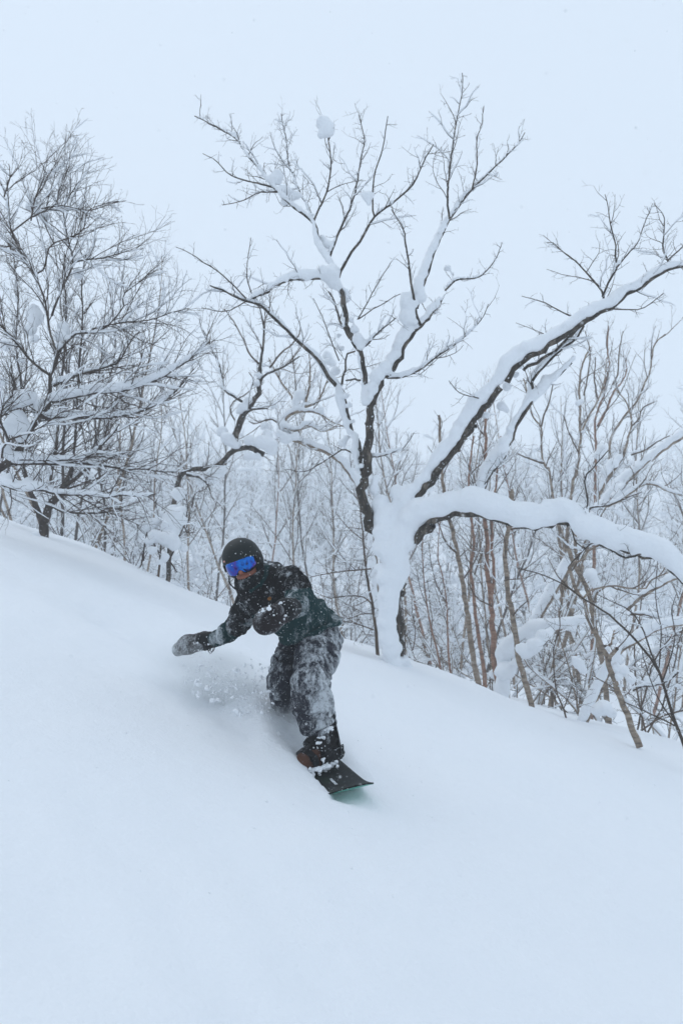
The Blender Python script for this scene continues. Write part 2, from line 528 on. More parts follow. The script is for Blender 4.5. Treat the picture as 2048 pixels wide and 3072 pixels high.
R4 = (500, 180, 0.7015); R5 = (900, 1000, 0.7321); R8 = (1350, 550, 0.4452); R9 = (550, 850, 0.3508)
R10 = (1050, 900, 0.2976); R11 = (1550, 850, 0.3176); R6 = (0, 340, 0.4464); R7 = (0, 1000, 0.574)
R12 = (0, 900, 0.3231); R13 = (1150, 1500, 0.3189); R14 = (1550, 1500, 0.3402); RS = (0, 0, 1.0)
def trace(reg, pts, y0, y1):
    x0, v0, s = reg; n = len(pts)
    a = np.array(pts, float); L = np.r_[0, np.cumsum(np.linalg.norm(np.diff(a, axis=0), axis=1))]; L /= L[-1]
    return np.array([P(x0 + p[0] * s, v0 + p[1] * s, y0 + (y1 - y0) * l) for p, l in zip(pts, L)])
def mpp(Y): return Y / F          # metres per picture pixel

# ------------------------------------------------------------------ the big snow-laden tree behind the rider
rng = np.random.default_rng(11)
TY = 9.9
base = P(1178, 1985, TY); base[2] = ground_z(base[0], base[1]) - 0.05
main_tree = empty('snowy_tree', base, 'big forked dark-barked tree plastered with thick snow behind the rider', 'tree')
# (region, points, depth start, depth end, width px start, width px end, snow px start, snow px end, name)
MT = [
 (R5, [(384,1330),(382,1200),(372,1060),(385,940),(400,850),(410,790)], TY+.03, TY, 66, 66, 0, 0, 'trunk'),
 (R10, [(330,2352),(210,2300),(185,2180),(145,2060),(118,1950),(142,1800),(170,1640),(185,1450),(197,1250),(207,1050)], TY, TY-.1, 34, 22, 0, 0, 'limb'),
 (R10, [(207,1050),(160,960),(140,850),(130,700),(105,520)], TY-.1, TY-.1, 18, 14, 6, 10, 'limb'),
 (R4, [(830,1245),(795,1190),(775,1150),(762,1060),(740,970),(735,920)], TY-.1, TY-.15, 17, 14, 5, 8, 'limb'),
 (R4, [(735,920),(690,855),(650,780),(630,700),(545,630),(470,560),(400,470),(340,400),(300,340),(220,290),(120,240)], TY-.15, TY+.9, 12, 3, 13, 3, 'limb'),
 (R4, [(735,930),(752,890),(790,820),(830,770),(890,670),(960,615),(1050,535),(1100,430),(1140,360)], TY-.15, TY-.9, 10, 3, 4, 3, 'limb'),
 (R4, [(888,670),(880,630),(885,500),(920,390),(937,290),(945,240)], TY-.5, TY-.8, 6, 2.5, 0, 0, 'limb'),
 (R4, [(692,855),(735,740),(790,620),(810,540),(830,420),(845,350),(835,290),(820,235)], TY, TY+.8, 8, 2.5, 5, 0, 'limb'),
 (R4, [(628,690),(650,640),(685,560),(700,480),(700,400),(690,340),(680,250)], TY+.2, TY-.5, 7, 2.5, 0, 0, 'limb'),
 (R4, [(632,700),(600,620),(570,570),(540,490),(520,440),(512,340),(500,290),(490,230)], TY+.3, TY+1.3, 7, 2.5, 8, 0, 'limb'),
 (R4, [(455,545),(360,520),(270,490),(210,430),(155,400)], TY+.4, TY-.4, 6, 2, 0, 0, 'limb'),
 (R4, [(470,565),(400,565),(330,600),(240,620)], TY+.5, TY+1.2, 5, 2, 0, 0, 'limb'),
 (R4, [(720,920),(640,935),(540,940),(480,960),(420,1000),(370,1020)], TY-.15, TY-.9, 9, 6, 30, 14, 'limb'),
 (R10, [(225,1050),(280,900),(330,800),(430,690),(500,560),(570,430),(640,320)], TY-.1, TY-.2, 18, 16, 30, 30, 'limb'),
 (R10, [(640,320),(740,240),(830,140),(920,0)], TY-.2, TY+.2, 12, 7, 12, 18, 'limb'),
 (R4, [(1190,985),(1240,940),(1330,930),(1400,860),(1432,780)], TY+.2, TY+.9, 6, 2.2, 8, 0, 'limb'),
 (R4, [(1085,1135),(1068,1090),(1060,1040),(1045,960),(1035,880),(1020,780),(1010,720),(960,640)], TY-.2, TY-1., 10, 2.5, 6, 0, 'limb'),
 (R4, [(1068,1060),(1085,990),(1115,910),(1140,830),(1180,740),(1210,680),(1300,560),(1400,460),(1490,370),(1530,310)], TY-.2, TY+.7, 12, 2.5, 22, 0, 'limb'),
 (R4, [(1208,680),(1200,600),(1205,500),(1220,380),(1240,250),(1265,120),(1262,55)], TY+.1, TY-.5, 7, 2.2, 0, 0, 'limb'),
 (R4, [(1305,555),(1325,450),(1325,350),(1345,270),(1355,200)], TY+.3, TY+.9, 5, 2.2, 0, 0, 'limb'),
 (R10, [(370,785),(480,785),(630,740),(740,680),(860,580),(1040,460),(1200,330),(1330,180),(1390,40)], TY-.1, TY-1.3, 7, 2, 16, 0, 'limb'),
 (R10, [(120,480),(170,450),(300,310),(400,230),(470,170)], TY-.1, TY-.8, 7, 2.5, 9, 0, 'limb'),
 (R4, [(815,1110),(850,1050),(900,960),(960,860)], TY-.4, TY-.9, 4, 2, 0, 0, 'limb'),
 # left-hand secondary stem and its long left limb
 (R9, [(1545,1700),(1505,1500),(1490,1380),(1430,1250),(1390,1080),(1365,960),(1340,900)], TY, TY+.25, 20, 15, 8, 24, 'limb'),
 (R9, [(1340,905),(1270,840),(1210,750),(1150,650),(1050,560),(940,460),(850,370),(770,290),(660,190),(570,160),(480,130),(360,70),(230,20)], TY+.25, TY-1.2, 13, 4, 20, 4, 'limb'),
 (R9, [(1355,870),(1385,740),(1400,610),(1470,580)], TY+.25, TY+.1, 8, 5, 0, 0, 'limb'),
 (R9, [(1330,660),(1270,510),(1220,370),(1180,270),(1110,130)], TY+.3, TY+.9, 4, 2, 0, 0, 'limb'),
 (R9, [(1420,470),(1380,400),(1330,300),(1280,130),(1240,70)], TY-.1, TY+.3, 8, 4, 0, 0, 'limb'),
 (R4, [(340,1020),(240,920),(150,860),(90,820),(40,800)], TY-1., TY-1.5, 5, 2, 0, 0, 'limb'),
 (R4, [(345,1030),(250,1075),(150,1060)], TY-.9, TY-.3, 4, 2, 0, 0, 'limb'),
 (R4, [(365,1005),(345,940),(345,870),(360,760)], TY-.9, TY-.7, 4, 2, 0, 0, 'limb'),
 (R4, [(1000,1000),(960,1020),(820,1108)], TY-.5, TY-.35, 2, 4, 0, 0, 'limb'),
 (R9, [(1470,1470),(1370,1420),(1270,1480),(1120,1570),(1030,1610),(880,1590)], TY+.1, TY-.6, 5, 2, 4, 0, 'limb'),
 (R9, [(1510,830),(1450,820),(1390,830)], TY-.1, TY+.2, 6, 5, 0, 0, 'limb'),
 (R10, [(215,1582),(320,1575),(440,1530),(510,1520),(580,1440),(640,1340)], TY, TY-.4, 4, 2, 14, 0, 'limb'),
 # right-hand limbs
 (R10, [(400,2340),(470,2250),(560,2120),(690,1950),(830,1790),(1000,1560),(1150,1350),(1300,1130),(1400,1020),(1512,880)], TY, TY-.5, 28, 21, 30, 37, 'limb'),
 (R8, [(380,1340),(420,1260),(510,1170),(620,1130),(720,1050),(830,980),(930,920),(1000,870)], TY-.5, TY-.7, 21, 16, 37, 30, 'limb'),
 (R8, [(1000,870),(1080,840),(1160,770),(1290,690),(1400,620),(1470,580),(1568,560),(1680,545)], TY-.7, TY-.6, 14, 6, 27, 16, 'limb'),
 (R8, [(1010,860),(1030,780),(1010,710),(930,620),(850,530),(770,470),(690,400),(650,398)], TY-.7, TY-.1, 8, 2, 0, 0, 'limb'),
 (R8, [(1022,765),(1070,660),(1120,570),(1110,500),(1110,400),(1080,290),(1060,150),(1040,75)], TY-.7, TY-1.2, 7, 2.2, 3, 0, 'limb'),
 (R8, [(1118,570),(1200,470),(1260,400),(1310,260),(1360,140)], TY-.9, TY-.5, 5, 2, 3, 0, 'limb'),
 (R8, [(1415,612),(1460,550),(1460,510),(1430,430),(1440,230),(1370,140)], TY-.65, TY-.2, 7, 2, 0, 0, 'limb'),
 (R8, [(1462,520),(1568,420),(1640,330)], TY-.6, TY-1.0, 5, 2, 0, 0, 'limb'),
 (R8, [(840,900),(800,890),(720,850),(620,800),(480,760)], TY-.65, TY-.2, 5, 2, 0, 0, 'limb'),
 (R8, [(1060,845),(1200,850),(1300,840),(1440,740)], TY-.7, TY-1.1, 5, 2, 0, 0, 'limb'),
 (R8, [(640,1150),(660,1040),(570,990),(440,940)], TY-.6, TY-.2, 3, 1.6, 0, 0, 'limb'),
 (R8, [(205,1500),(215,1460),(160,1440),(60,1410),(-10,1330)], TY-.4, TY-.9, 4, 2, 0, 0, 'limb'),
 (R8, [(490,1260),(620,1180),(740,1100),(830,1010),(930,920)], TY-.45, TY-.65, 10, 8, 5, 3, 'limb'),
 (R8, [(360,1790),(410,1740),(440,1640),(510,1530),(560,1430),(550,1340),(600,1270),(680,1180),(780,1090),(850,1040),(900,960)], TY-.2, TY-.5, 13, 6, 19, 10, 'limb'),
 (R8, [(535,1500),(640,1380),(740,1290),(820,1210)], TY-.25, TY-.5, 6, 4, 26, 12, 'limb'),
 (R10, [(1200,2060),(1270,1970),(1400,1790),(1512,1640),(1560,1560)], TY-.1, TY-.2, 9, 12, 26, 34, 'limb'),
 (R10, [(1160,1370),(1270,1270)], TY-.2, TY-.3, 14, 12, 0, 0, 'limb'),
 # the low arching limb under its deep snow
 (R5, [(400,880),(460,830),(520,775),(570,748),(640,735),(720,738),(800,755),(900,788)], TY, TY-.8, 34, 20, 70, 66, 'limb'),
 (R5, [(900,788),(1000,790),(1100,778),(1200,850),(1300,885),(1400,905),(1480,935),(1568,1010),(1660,1060)], TY-.8, TY-1.3, 20, 13, 62, 50, 'limb'),
 (R5, [(470,850),(500,815),(540,785)], TY-.15, TY-.3, 30, 26, 0, 0, 'limb'),
 (R5, [(1090,790),(1150,760),(1178,690),(1168,640),(1165,590),(1200,550),(1240,500),(1260,480)], TY-1., TY-1.1, 6, 3, 0, 0, 'limb'),
 (R5, [(1160,730),(1200,712),(1260,706),(1340,672),(1400,650)], TY-1., TY-.7, 5, 2.5, 7, 0, 'limb'),
 (R5, [(1110,800),(1130,860),(1170,880)], TY-1., TY-.9, 5, 3, 0, 0, 'limb'),
 (R5, [(1400,900),(1330,920),(1230,860),(1190,860),(1130,920),(1095,960)], TY-1.2, TY-.9, 7, 3, 3, 0, 'limb'),
]
TW = [(0.065, 0.11, (35, 75), 0.02, 0.22, 3, 3, 0.0027), (0.10, 0.27, (30, 65), 0.05, 0.20, 5, 3, 0.0040), (0.17, 0.60, (30, 60), 0.08, 0.16, 7, 4, 0.0065)]
tw = Tubes(); tw_log = []
main_snow = []          # (a, b, ra, rb) capsules
WIND = np.array([-0.50, -0.12, 0.0])
for reg, pts, y0, y1, w0, w1, s0, s1, nm in MT:
    tr = trace(reg, pts, y0, y1)
    L = np.linalg.norm(np.diff(tr, axis=0), axis=1).sum()
    n = max(6, int(L / 0.07)); c = spline(tr, n); m = mpp((y0 + y1) / 2)
    c = jitter(c, rng, min(0.012, 0.25 * w1 * m))
    r = np.linspace(w0, w1, n) * m * 0.5 * rng.uniform(0.93, 1.07, n)
    tb = Tubes(); tb.add(c, r, 10 if w0 > 12 else 7)
    if w0 > 12:                                    # knots and short broken snags along the thick wood
        for k in range(int(L / 0.16)):
            i = rng.integers(1, n - 1); d = nrm(rng.normal(0, 1, 3)); t = nrm(c[i + 1] - c[i - 1]); d = nrm(d - t * (d @ t))
            q = c[i] + d * r[i] * 0.75; tb.add(np.array([q, q + d * r[i] * 0.35, q + d * r[i] * rng.uniform(0.45, 0.8) + t * r[i] * .2]), np.array([r[i] * 0.4, r[i] * 0.3, r[i] * 0.08]), 6)
    part = link(nm, tb.mesh(nm, base), M['bark_dark'], main_tree)
    part.data.materials[0] = M['bark_dark'] if w0 > 5 else M['twig_dark']
    if nm == 'limb' and w0 < 16:
        lv = 2 if w0 > 6.5 else 1
        st = 0.35 if w0 > 9 else 0.12
        if lv == 2: grow(tw, c, r, 1, rng, TW, st, tw_log)
        grow(tw, c, r, lv, rng, TW, st, tw_log)
    if s0 or s1:
        T = nrm(np.gradient(c, axis=0)); off = UP * 0.85 + WIND; off = nrm(off - T * (off * T).sum(1)[:, None])
        sr = np.linspace(s0, s1, n) * m * 0.5
        sr = sr * (1 + 0.22 * vnoise(np.stack([np.arange(n) * 0.35, np.full(n, len(main_snow)), np.zeros(n)], -1), 5))
        cc = c + off * (r * 0.85 + sr * 0.88)[:, None]
        for i in range(n - 1): main_snow.append((cc[i], cc[i + 1], sr[i], sr[i + 1]))
tw_o = tag(link('twigs', tw.mesh('twigs', base), M['twig_dark'], main_tree), kind='stuff')
# snow plastered on the trunk and the lumps held in the forks: (region, x, y, radius in that region, depth)
def blob(reg, x, y, r, Y, dz=0.0): return (P(reg[0] + x * reg[2], reg[1] + y * reg[2], Y), r * reg[2] * mpp(Y))
BL = [(R4,700,915,50,TY-.2),(R4,668,905,34,TY-.3),(R4,725,960,34,TY-.15),(R4,600,925,24,TY-.4),(R4,540,930,22,TY-.5),(R4,505,945,20,TY-.6),
 (R4,470,505,38,TY+.4),(R4,505,560,36,TY+.4),(R4,520,600,30,TY+.4),(R4,555,580,24,TY+.4),(R4,490,490,24,TY+.4),
 (R4,668,262,36,TY-.5),(R4,682,305,36,TY-.5),(R4,660,320,22,TY-.5),(R4,696,285,26,TY-.5),
 (R4,855,585,32,TY-.6),(R4,862,612,22,TY-.6),(R4,835,572,18,TY-.6),
 (R4,1025,1095,40,TY-.3),(R4,1030,1040,42,TY-.3),(R4,1018,1010,28,TY-.3),(R4,1072,985,38,TY-.3),(R4,1075,940,26,TY-.3),(R4,1085,1015,32,TY-.25),
 (R4,818,1195,26,TY-.2),(R4,800,1150,24,TY-.15),(R4,790,1110,18,TY-.15),(R4,770,1020,26,TY-.1),(R4,765,985,20,TY-.1),
 (R4,868,1440,20,TY-.2),(R4,880,1400,32,TY-.2),(R4,900,1350,36,TY-.25),(R4,935,1310,32,TY-.25),(R4,990,1215,24,TY-.25),(R4,830,1225,22,TY-.2),
 (R4,295,320,20,TY+.7),(R4,665,760,22,TY+.1),(R4,685,790,22,TY+.1),(R4,625,660,14,TY+.3),(R4,960,605,14,TY-.6),(R4,1165,735,14,TY),(R4,1200,890,22,TY+.5),(R4,1220,915,16,TY+.5),
 (R4,735,1180,18,TY+.1),(R4,745,1230,20,TY+.1),(R4,690,1290,24,TY+.4),(R4,720,1330,26,TY+.3),(R4,1060,1120,18,TY-.3),(R4,345,890,12,TY-.8),
 (R9,1385,960,32,TY+.1),(R9,1410,1050,36,TY+.1),(R9,1450,1180,34,TY+.1),(R9,1520,1560,30,TY-.05),(R9,1520,1650,30,TY-.05),
 (R9,1350,1360,56,TY+.2),(R9,1390,1320,46,TY+.2),(R9,1270,1410,30,TY+.2),(R9,1180,1500,28,TY),
 (R10,245,1780,30,TY-.05),(R10,250,1850,40,TY-.05),
 # trunk
 (R5,350,760,62,TY-.05),(R5,345,820,55,TY-.1),(R5,330,700,45,TY),(R5,330,880,42,TY-.1),(R5,420,840,62,TY-.15),(R5,385,900,68,TY-.15),(R5,400,960,60,TY-.15),
 (R5,375,1010,60,TY-.15),(R5,365,1070,52,TY-.15),(R5,360,1130,48,TY-.15),(R5,355,1190,48,TY-.15),(R5,362,1250,50,TY-.15),(R5,372,1300,44,TY-.15),(R5,345,1330,30,TY-.05),(R5,420,1345,34,TY),(R5,380,1350,46,TY-.1),(R5,440,1370,26,TY+.05),(R5,400,1290,28,TY-.1),
 (R5,330,960,26,TY-.1),(R5,392,1380,22,TY-.3),(R5,400,1420,14,TY-.35),(R5,455,780,55,TY-.15),(R5,500,745,42,TY-.2),(R5,300,640,26,TY),(R5,305,600,20,TY),
 (R5,430,690,48,TY-.1),(R5,400,650,36,TY-.05),(R5,640,690,30,TY-.1),(R5,600,690,28,TY-.1),
 # deep snow on the low limb
 (R5,1030,712,42,TY-.9),(R5,1080,715,50,TY-.95),(R5,1120,735,48,TY-1.),(R5,940,735,48,TY-.85),(R5,870,725,50,TY-.8),(R5,880,760,34,TY-.8),(R5,1150,790,40,TY-1.),(R5,1205,720,22,TY-.9),
 (R5,1220,800,46,TY-1.05),(R5,1290,835,42,TY-1.1),(R5,1470,905,42,TY-1.2),(R5,1500,860,26,TY-1.2),(R5,1380,860,42,TY-1.15),(R5,1540,950,40,TY-1.25),
 # lumps on the second right limb
 (R8,360,1740,55,TY-.3),(R8,350,1800,50,TY-.3),(R8,400,1650,42,TY-.3),(R8,470,1230,40,TY-.35),(R8,440,1290,42,TY-.35),(R8,380,1370,44,TY-.3),(R8,340,1500,50,TY-.25),(R8,240,1560,48,TY-.25),(R8,380,1530,36,TY-.25),
 (R8,640,1320,44,TY-.35),(R8,830,1180,34,TY-.5),(R8,780,950,46,TY-.7),(R8,840,920,40,TY-.7),(R8,1110,780,40,TY-.75),(R8,1340,615,42,TY-.7),(R8,1300,650,36,TY-.7)]
S = SDF(P(540, 2030, 11.5) * [1, 0, 1] + [0, 8.3, -0.1], P(2150, 330, 10.5) * [1, 0, 1] + [0, 11.6, 0.2], 0.026)
for a, b, ra, rb in main_snow: S.cone(a, b, ra, rb, 0.05)
for b in BL:
    c, r = blob(*b); lump(S, c, r * (0.82 if b[0] is R8 else 1.0), rng)
v, q = S.extract(); v = relax(v, q, 2)
nn = vert_normals(v, q); v = v + nn * (0.030 * fbm(v * 4.5, 2, 4) + 0.012 * fbm(v * 13, 18, 3) + 0.004 * vnoise(v * 30, 8))[:, None]
snow_o = tag(link('snow_cover', make_mesh('snow_cover', v - base, [q]), M['snow_branch'], main_tree), kind='stuff')
del S
# thin lines of snow along the finer wood
tb = Tubes()
for c, r, lv in tw_log:
    if lv >= 1 and rng.uniform() < (0.22 if lv == 1 else 0.45): snow_line(tb, c, r, rng, 0.006 if lv == 1 else 0.011, 1.0)
tag(link('snow_line', tb.mesh('snow_line', base), M['snow_branch'], main_tree), kind='stuff')

# ------------------------------------------------------------------ other trees and shrubs close enough to follow limb by limb
def sdf_snow(caps, blobs, vox, origin, k=0.05, amp=0.014, kk=0.07):
    lo = np.min([np.minimum(a, b) - max(ra, rb) for a, b, ra, rb in caps] + [c - r for c, r in blobs], axis=0) - 0.1
    hi = np.max([np.maximum(a, b) + max(ra, rb) for a, b, ra, rb in caps] + [c + r for c, r in blobs], axis=0) + 0.1
    S = SDF(lo, hi, vox)
    for a, b, ra, rb in caps: S.cone(a, b, ra, rb, k)
    rg = np.random.default_rng(len(blobs))
    for c, r in blobs: lump(S, c, r, rg, kk)
    v, q = S.extract(); v = relax(v, q, 2)
    nn = vert_normals(v, q); v = v + nn * (amp * fbm(v * 5.0, 2, 3) + 0.4 * amp * vnoise(v * 20, 8))[:, None]
    return make_mesh('snow_cover', v - origin, [q])

def traced_tree(name, label, cat, stems, barkm, twigm, spec, seed, blobs=(), vox=0.03, group=None, thin=9.0, dense=1, line_h=0.012, line_p=0.35, trunk_name='trunk', wind=np.array([-0.45, -0.15, 0.0]), twigs_on=18.0):
    rng = np.random.default_rng(seed)
    first = stems[0]; tr0 = trace(first[0], first[1], first[2], first[3])
    p0 = tr0[0]; gz = float(ground_z(p0[0], p0[1]))
    rooted = p0[2] > gz + 0.02
    base = np.array([p0[0], p0[1], gz])
    if rooted:
        d = nrm(tr0[0] - tr0[1]); d = nrm(d * [0.5, 0.5, 1]) if d[2] < -0.2 else np.array([0, 0, -1.0])
        h = (p0[2] - gz + 0.1) / -d[2]; base = p0 + d * h; base[2] = float(ground_z(base[0], base[1]))
    root = empty(name, base, label, cat, group)
    tw = Tubes(); log = []; caps = []
    for si, st in enumerate(stems):
        reg, pts, y0, y1, w0, w1, s0, s1 = st[:8]
        tr = trace(reg, pts, y0, y1)
        if si == 0 and rooted: tr = np.vstack([base - [0, 0, 0.1], tr])
        L = np.linalg.norm(np.diff(tr, axis=0), axis=1).sum(); m = mpp((y0 + y1) / 2)
        n = max(6, int(L / 0.09)); c = jitter(spline(tr, n), rng, min(0.006, 0.2 * w1 * m))
        r = np.linspace(w0, w1, n) * m * 0.5 * rng.uniform(0.94, 1.07, n)
        tb = Tubes(); tb.add(c, r, 9 if w0 > 10 else 6)
        nm = trunk_name if si == 0 else 'limb'
        link(nm, tb.mesh(nm, base), barkm if w0 > 6 else twigm, root)
        if w1 < twigs_on:
            lv = min(len(spec) - 1, 2 if w0 > thin else 1)
            for _ in range(dense): grow(tw, c, r, lv, rng, spec, 0.45 if (si == 0 or w0 > 14) else 0.12, log)
            if lv == 2: grow(tw, c, r, 1, rng, spec, 0.45 if w0 > 14 else 0.2, log)
        if s0 or s1:
            T = nrm(np.gradient(c, axis=0)); off = UP * 0.9 + wind; off = nrm(off - T * (off * T).sum(1)[:, None])
            sr = np.linspace(s0, s1, n) * m * 0.5 * (1 + 0.3 * vnoise(np.stack([np.arange(n) * 0.4, np.full(n, si * 3.3), np.zeros(n)], -1), seed))
            cc = c + off * (r * 0.8 + sr * 0.85)[:, None]
            for i in range(n - 1): caps.append((cc[i], cc[i + 1], sr[i], sr[i + 1]))
    if tw.count(): tag(link('twigs', tw.mesh('twigs', base), twigm, root), kind='stuff')
    bl = [blob(*b) for b in blobs]
    if caps or bl: tag(link('snow_cover', sdf_snow(caps, bl, vox, base), M['snow_branch'], root), kind='stuff')
    tb = Tubes()
    for c, r, lv in log:
        if lv >= 1 and rng.uniform() < line_p * (0.6 if lv == 1 else 1.3): snow_line(tb, c, r, rng, line_h * (0.6 if lv == 1 else 1.0), 1.0)
    if tb.count(): tag(link('snow_line', tb.mesh('snow_line', base), M['snow_branch'], root), kind='stuff')
    return root

# --- the near tree whose long snow-lined branches reach in from the left edge
SPL = [(0.070, 0.13, (25, 60), 0.015, 0.18, 3, 3, 0.0025), (0.10, 0.42, (20, 48), 0.02, 0.15, 6, 3, 0.0040), (0.18, 0.95, (20, 45), 0.025, 0.11, 8, 4, 0.0072)]
traced_tree('spreading_tree', 'brown-twigged tree reaching in from left edge with long snow-lined branches', 'tree', [
 (R12, [(-420,1950),(-150,1700),(0,1560),(100,1490),(180,1380),(250,1250),(320,1150),(400,1080),(440,1020)], 9.2, 9.2, 34, 17, 0, 0),
 (R12, [(440,1020),(470,940),(475,850),(470,720),(510,610),(540,500)], 9.2, 9.2, 15, 9, 0, 0),
 (R12, [(60,1475),(300,1485),(540,1490),(750,1470),(870,1430),(920,1370),(1040,1260),(1110,1150)], 9.2, 8.6, 8, 3, 20, 8),
 (R12, [(100,1520),(300,1520),(520,1525),(740,1520),(950,1540),(1180,1580),(1300,1570),(1550,1600),(1700,1590)], 9.2, 9.6, 9, 3, 14, 6),
 (R12, [(-200,1680),(0,1710),(200,1770),(370,1760),(520,1800),(700,1810),(850,1810),(1000,1840),(1140,1810),(1300,1830),(1450,1800)], 9.2, 8.4, 10, 3, 36, 6),
 (R12, [(700,1810),(860,1900),(960,1960),(1100,2000),(1290,2090)], 8.8, 9.2, 4, 2, 3, 0),
 (R12, [(420,1100),(600,1090),(900,1100),(1100,1085),(1300,1040),(1480,960),(1650,830),(1800,640)], 9.2, 9.9, 9, 3, 24, 5),
 (R12, [(490,945),(700,900),(920,860),(1030,860),(1240,820),(1500,720),(1780,540),(1950,380)], 9.2, 8.5, 10, 3, 38, 6),
 (R12, [(500,800),(690,710),(900,650),(1080,590),(1170,470),(1240,340),(1300,290)], 9.2, 9.7, 8, 3, 12, 4),
 (R12, [(-200,1110),(0,1075),(90,1030),(200,990),(300,965)], 9.6, 9.0, 11, 9, 40, 46),
 (R6, [(390,1610),(340,1480),(300,1250),(240,1100),(180,1000),(80,800),(60,600),(50,450)], 9.2, 8.7, 8, 2.5, 5, 0),
 (R6, [(390,1610),(500,1490),(560,1480),(700,1450),(830,1300),(830,1220),(960,1120),(1060,1050)], 9.2, 9.9, 7, 2.2, 9, 0),
 (R6, [(350,1360),(400,1220),(490,1010),(460,850),(430,650),(490,520),(540,450),(600,390)], 9.2, 9.6, 7, 2.2, 5, 0),
 (R12, [(470,700),(380,640),(270,540),(180,430),(0,220),(-120,60)], 9.2, 8.6, 8, 4, 8, 3),
 (R12, [(95,1295),(230,1240),(370,1190),(480,1110),(580,1040),(700,1010),(780,950)], 8.9, 8.5, 6, 2, 0, 0),
 (R12, [(20,1470),(30,1380),(90,1290),(10,1160),(30,980),(130,870),(110,700)], 9.0, 8.6, 7, 3, 0, 0),
 (R6, [(488,1005),(600,980),(700,970),(850,930),(960,910)], 9.4, 9.0, 5, 2, 4, 0),
 (R6, [(240,1080),(300,1040),(340,890),(480,830),(560,780),(600,650),(780,590)], 9.0, 9.6, 6, 2, 3, 0),
 (R6, [(210,720),(240,570),(300,410),(255,270)], 8.9, 9.3, 5, 2, 0, 0),
 (R6, [(80,800),(210,700),(370,620),(400,520),(470,350)], 8.8, 9.5, 5, 2, 3, 0),
 (R6, [(30,560),(70,430),(62,340)], 8.8, 8.4, 5, 2, 0, 0),
 (R6, [(240,1090),(140,960),(0,810),(-80,700)], 9.0, 9.4, 6, 3, 6, 0),
 (R6, [(620,1450),(800,1410),(1000,1390),(1150,1340),(1270,1310)], 9.5, 9.0, 5, 2, 5, 0),
 (R6, [(280,640),(420,620),(600,650),(800,590)], 9.3, 8.8, 4, 2, 3, 0),
 (R6, [(360,870),(300,720),(330,560),(375,390),(365,290)], 9.3, 9.8, 4, 1.8, 0, 0),
], M['bark_left'], M['twig_left'], SPL, 21, blobs=[(R12,330,160,95,9.3),(R12,310,80,60,9.3),(R12,290,270,75,9.2),(R12,320,360,50,9.1),(R12,590,250,66,9.4),(R12,560,330,70,9.3),(R12,550,420,48,9.2),(R12,630,300,40,9.4),
  (R12,160,1120,110,9.1),(R12,90,1190,80,9.1),(R12,230,1180,80,9.1),(R12,190,1260,70,9.1),(R12,370,970,80,9.3),(R12,360,1050,66,9.25),(R12,30,760,60,9.3),(R12,40,1380,70,9.1),(R12,120,900,50,9.4),(R12,60,420,70,9.5),
  (R12,200,560,50,9.4),(R12,480,1420,36,9.2),(R12,270,1680,56,9.0),(R12,480,1740,50,9.0),(R12,90,1640,50,9.1),(R12,980,610,34,9.5),(R6,230,620,60,9.5),(R6,300,700,44,9.5),(R6,530,1080,46,9.5),(R12,40,900,60,9.5)], vox=0.026, thin=4.5, dense=2, line_p=0.22)

# --- the leaning trunk on the left shoulder, behind that
traced_tree('leaning_tree', 'short dark trunk on the left snow shoulder forking under the long branches', 'tree', [
 (R12, [(405,2290),(405,2130),(420,2020),(470,1900),(550,1820),(610,1710),(640,1640),(670,1560)], 11.0, 11.2, 34, 14, 0, 0),
 (R12, [(405,2080),(350,1960),(320,1860),(290,1780),(230,1600),(180,1450)], 11.0, 11.4, 20, 10, 0, 0),
 (R12, [(620,1720),(720,1650),(800,1570),(900,1440),(980,1250),(1030,1050),(1130,900)], 11.1, 11.8, 12, 5, 8, 4),
 (R12, [(470,1900),(600,1970),(850,1980),(1000,1970),(1130,2010),(1290,2090)], 11.0, 10.6, 9, 4, 6, 2),
 (R12, [(470,1700),(490,1560),(530,1300),(560,900),(590,600),(620,200),(600,-200)], 11.6, 12.2, 10, 4, 4, 2),
 (R12, [(670,1560),(700,1300),(720,900),(740,550),(770,200),(760,-150),(800,-420)], 11.6, 12.0, 8, 3.5, 4, 2),
 (R12, [(290,1780),(210,1560),(240,1200),(200,800),(150,400),(170,0),(120,-500)], 11.8, 12.4, 8, 3.5, 4, 2),
], M['bark_left'], M['twig_left'], SPL, 22, blobs=[(R12,400,2330,60,10.7),(R12,330,2200,60,10.8),(R12,460,1600,44,11.4),(R12,560,1500,40,11.4),(R12,700,1500,50,11.8)], thin=3.2, dense=2, line_p=0.2)

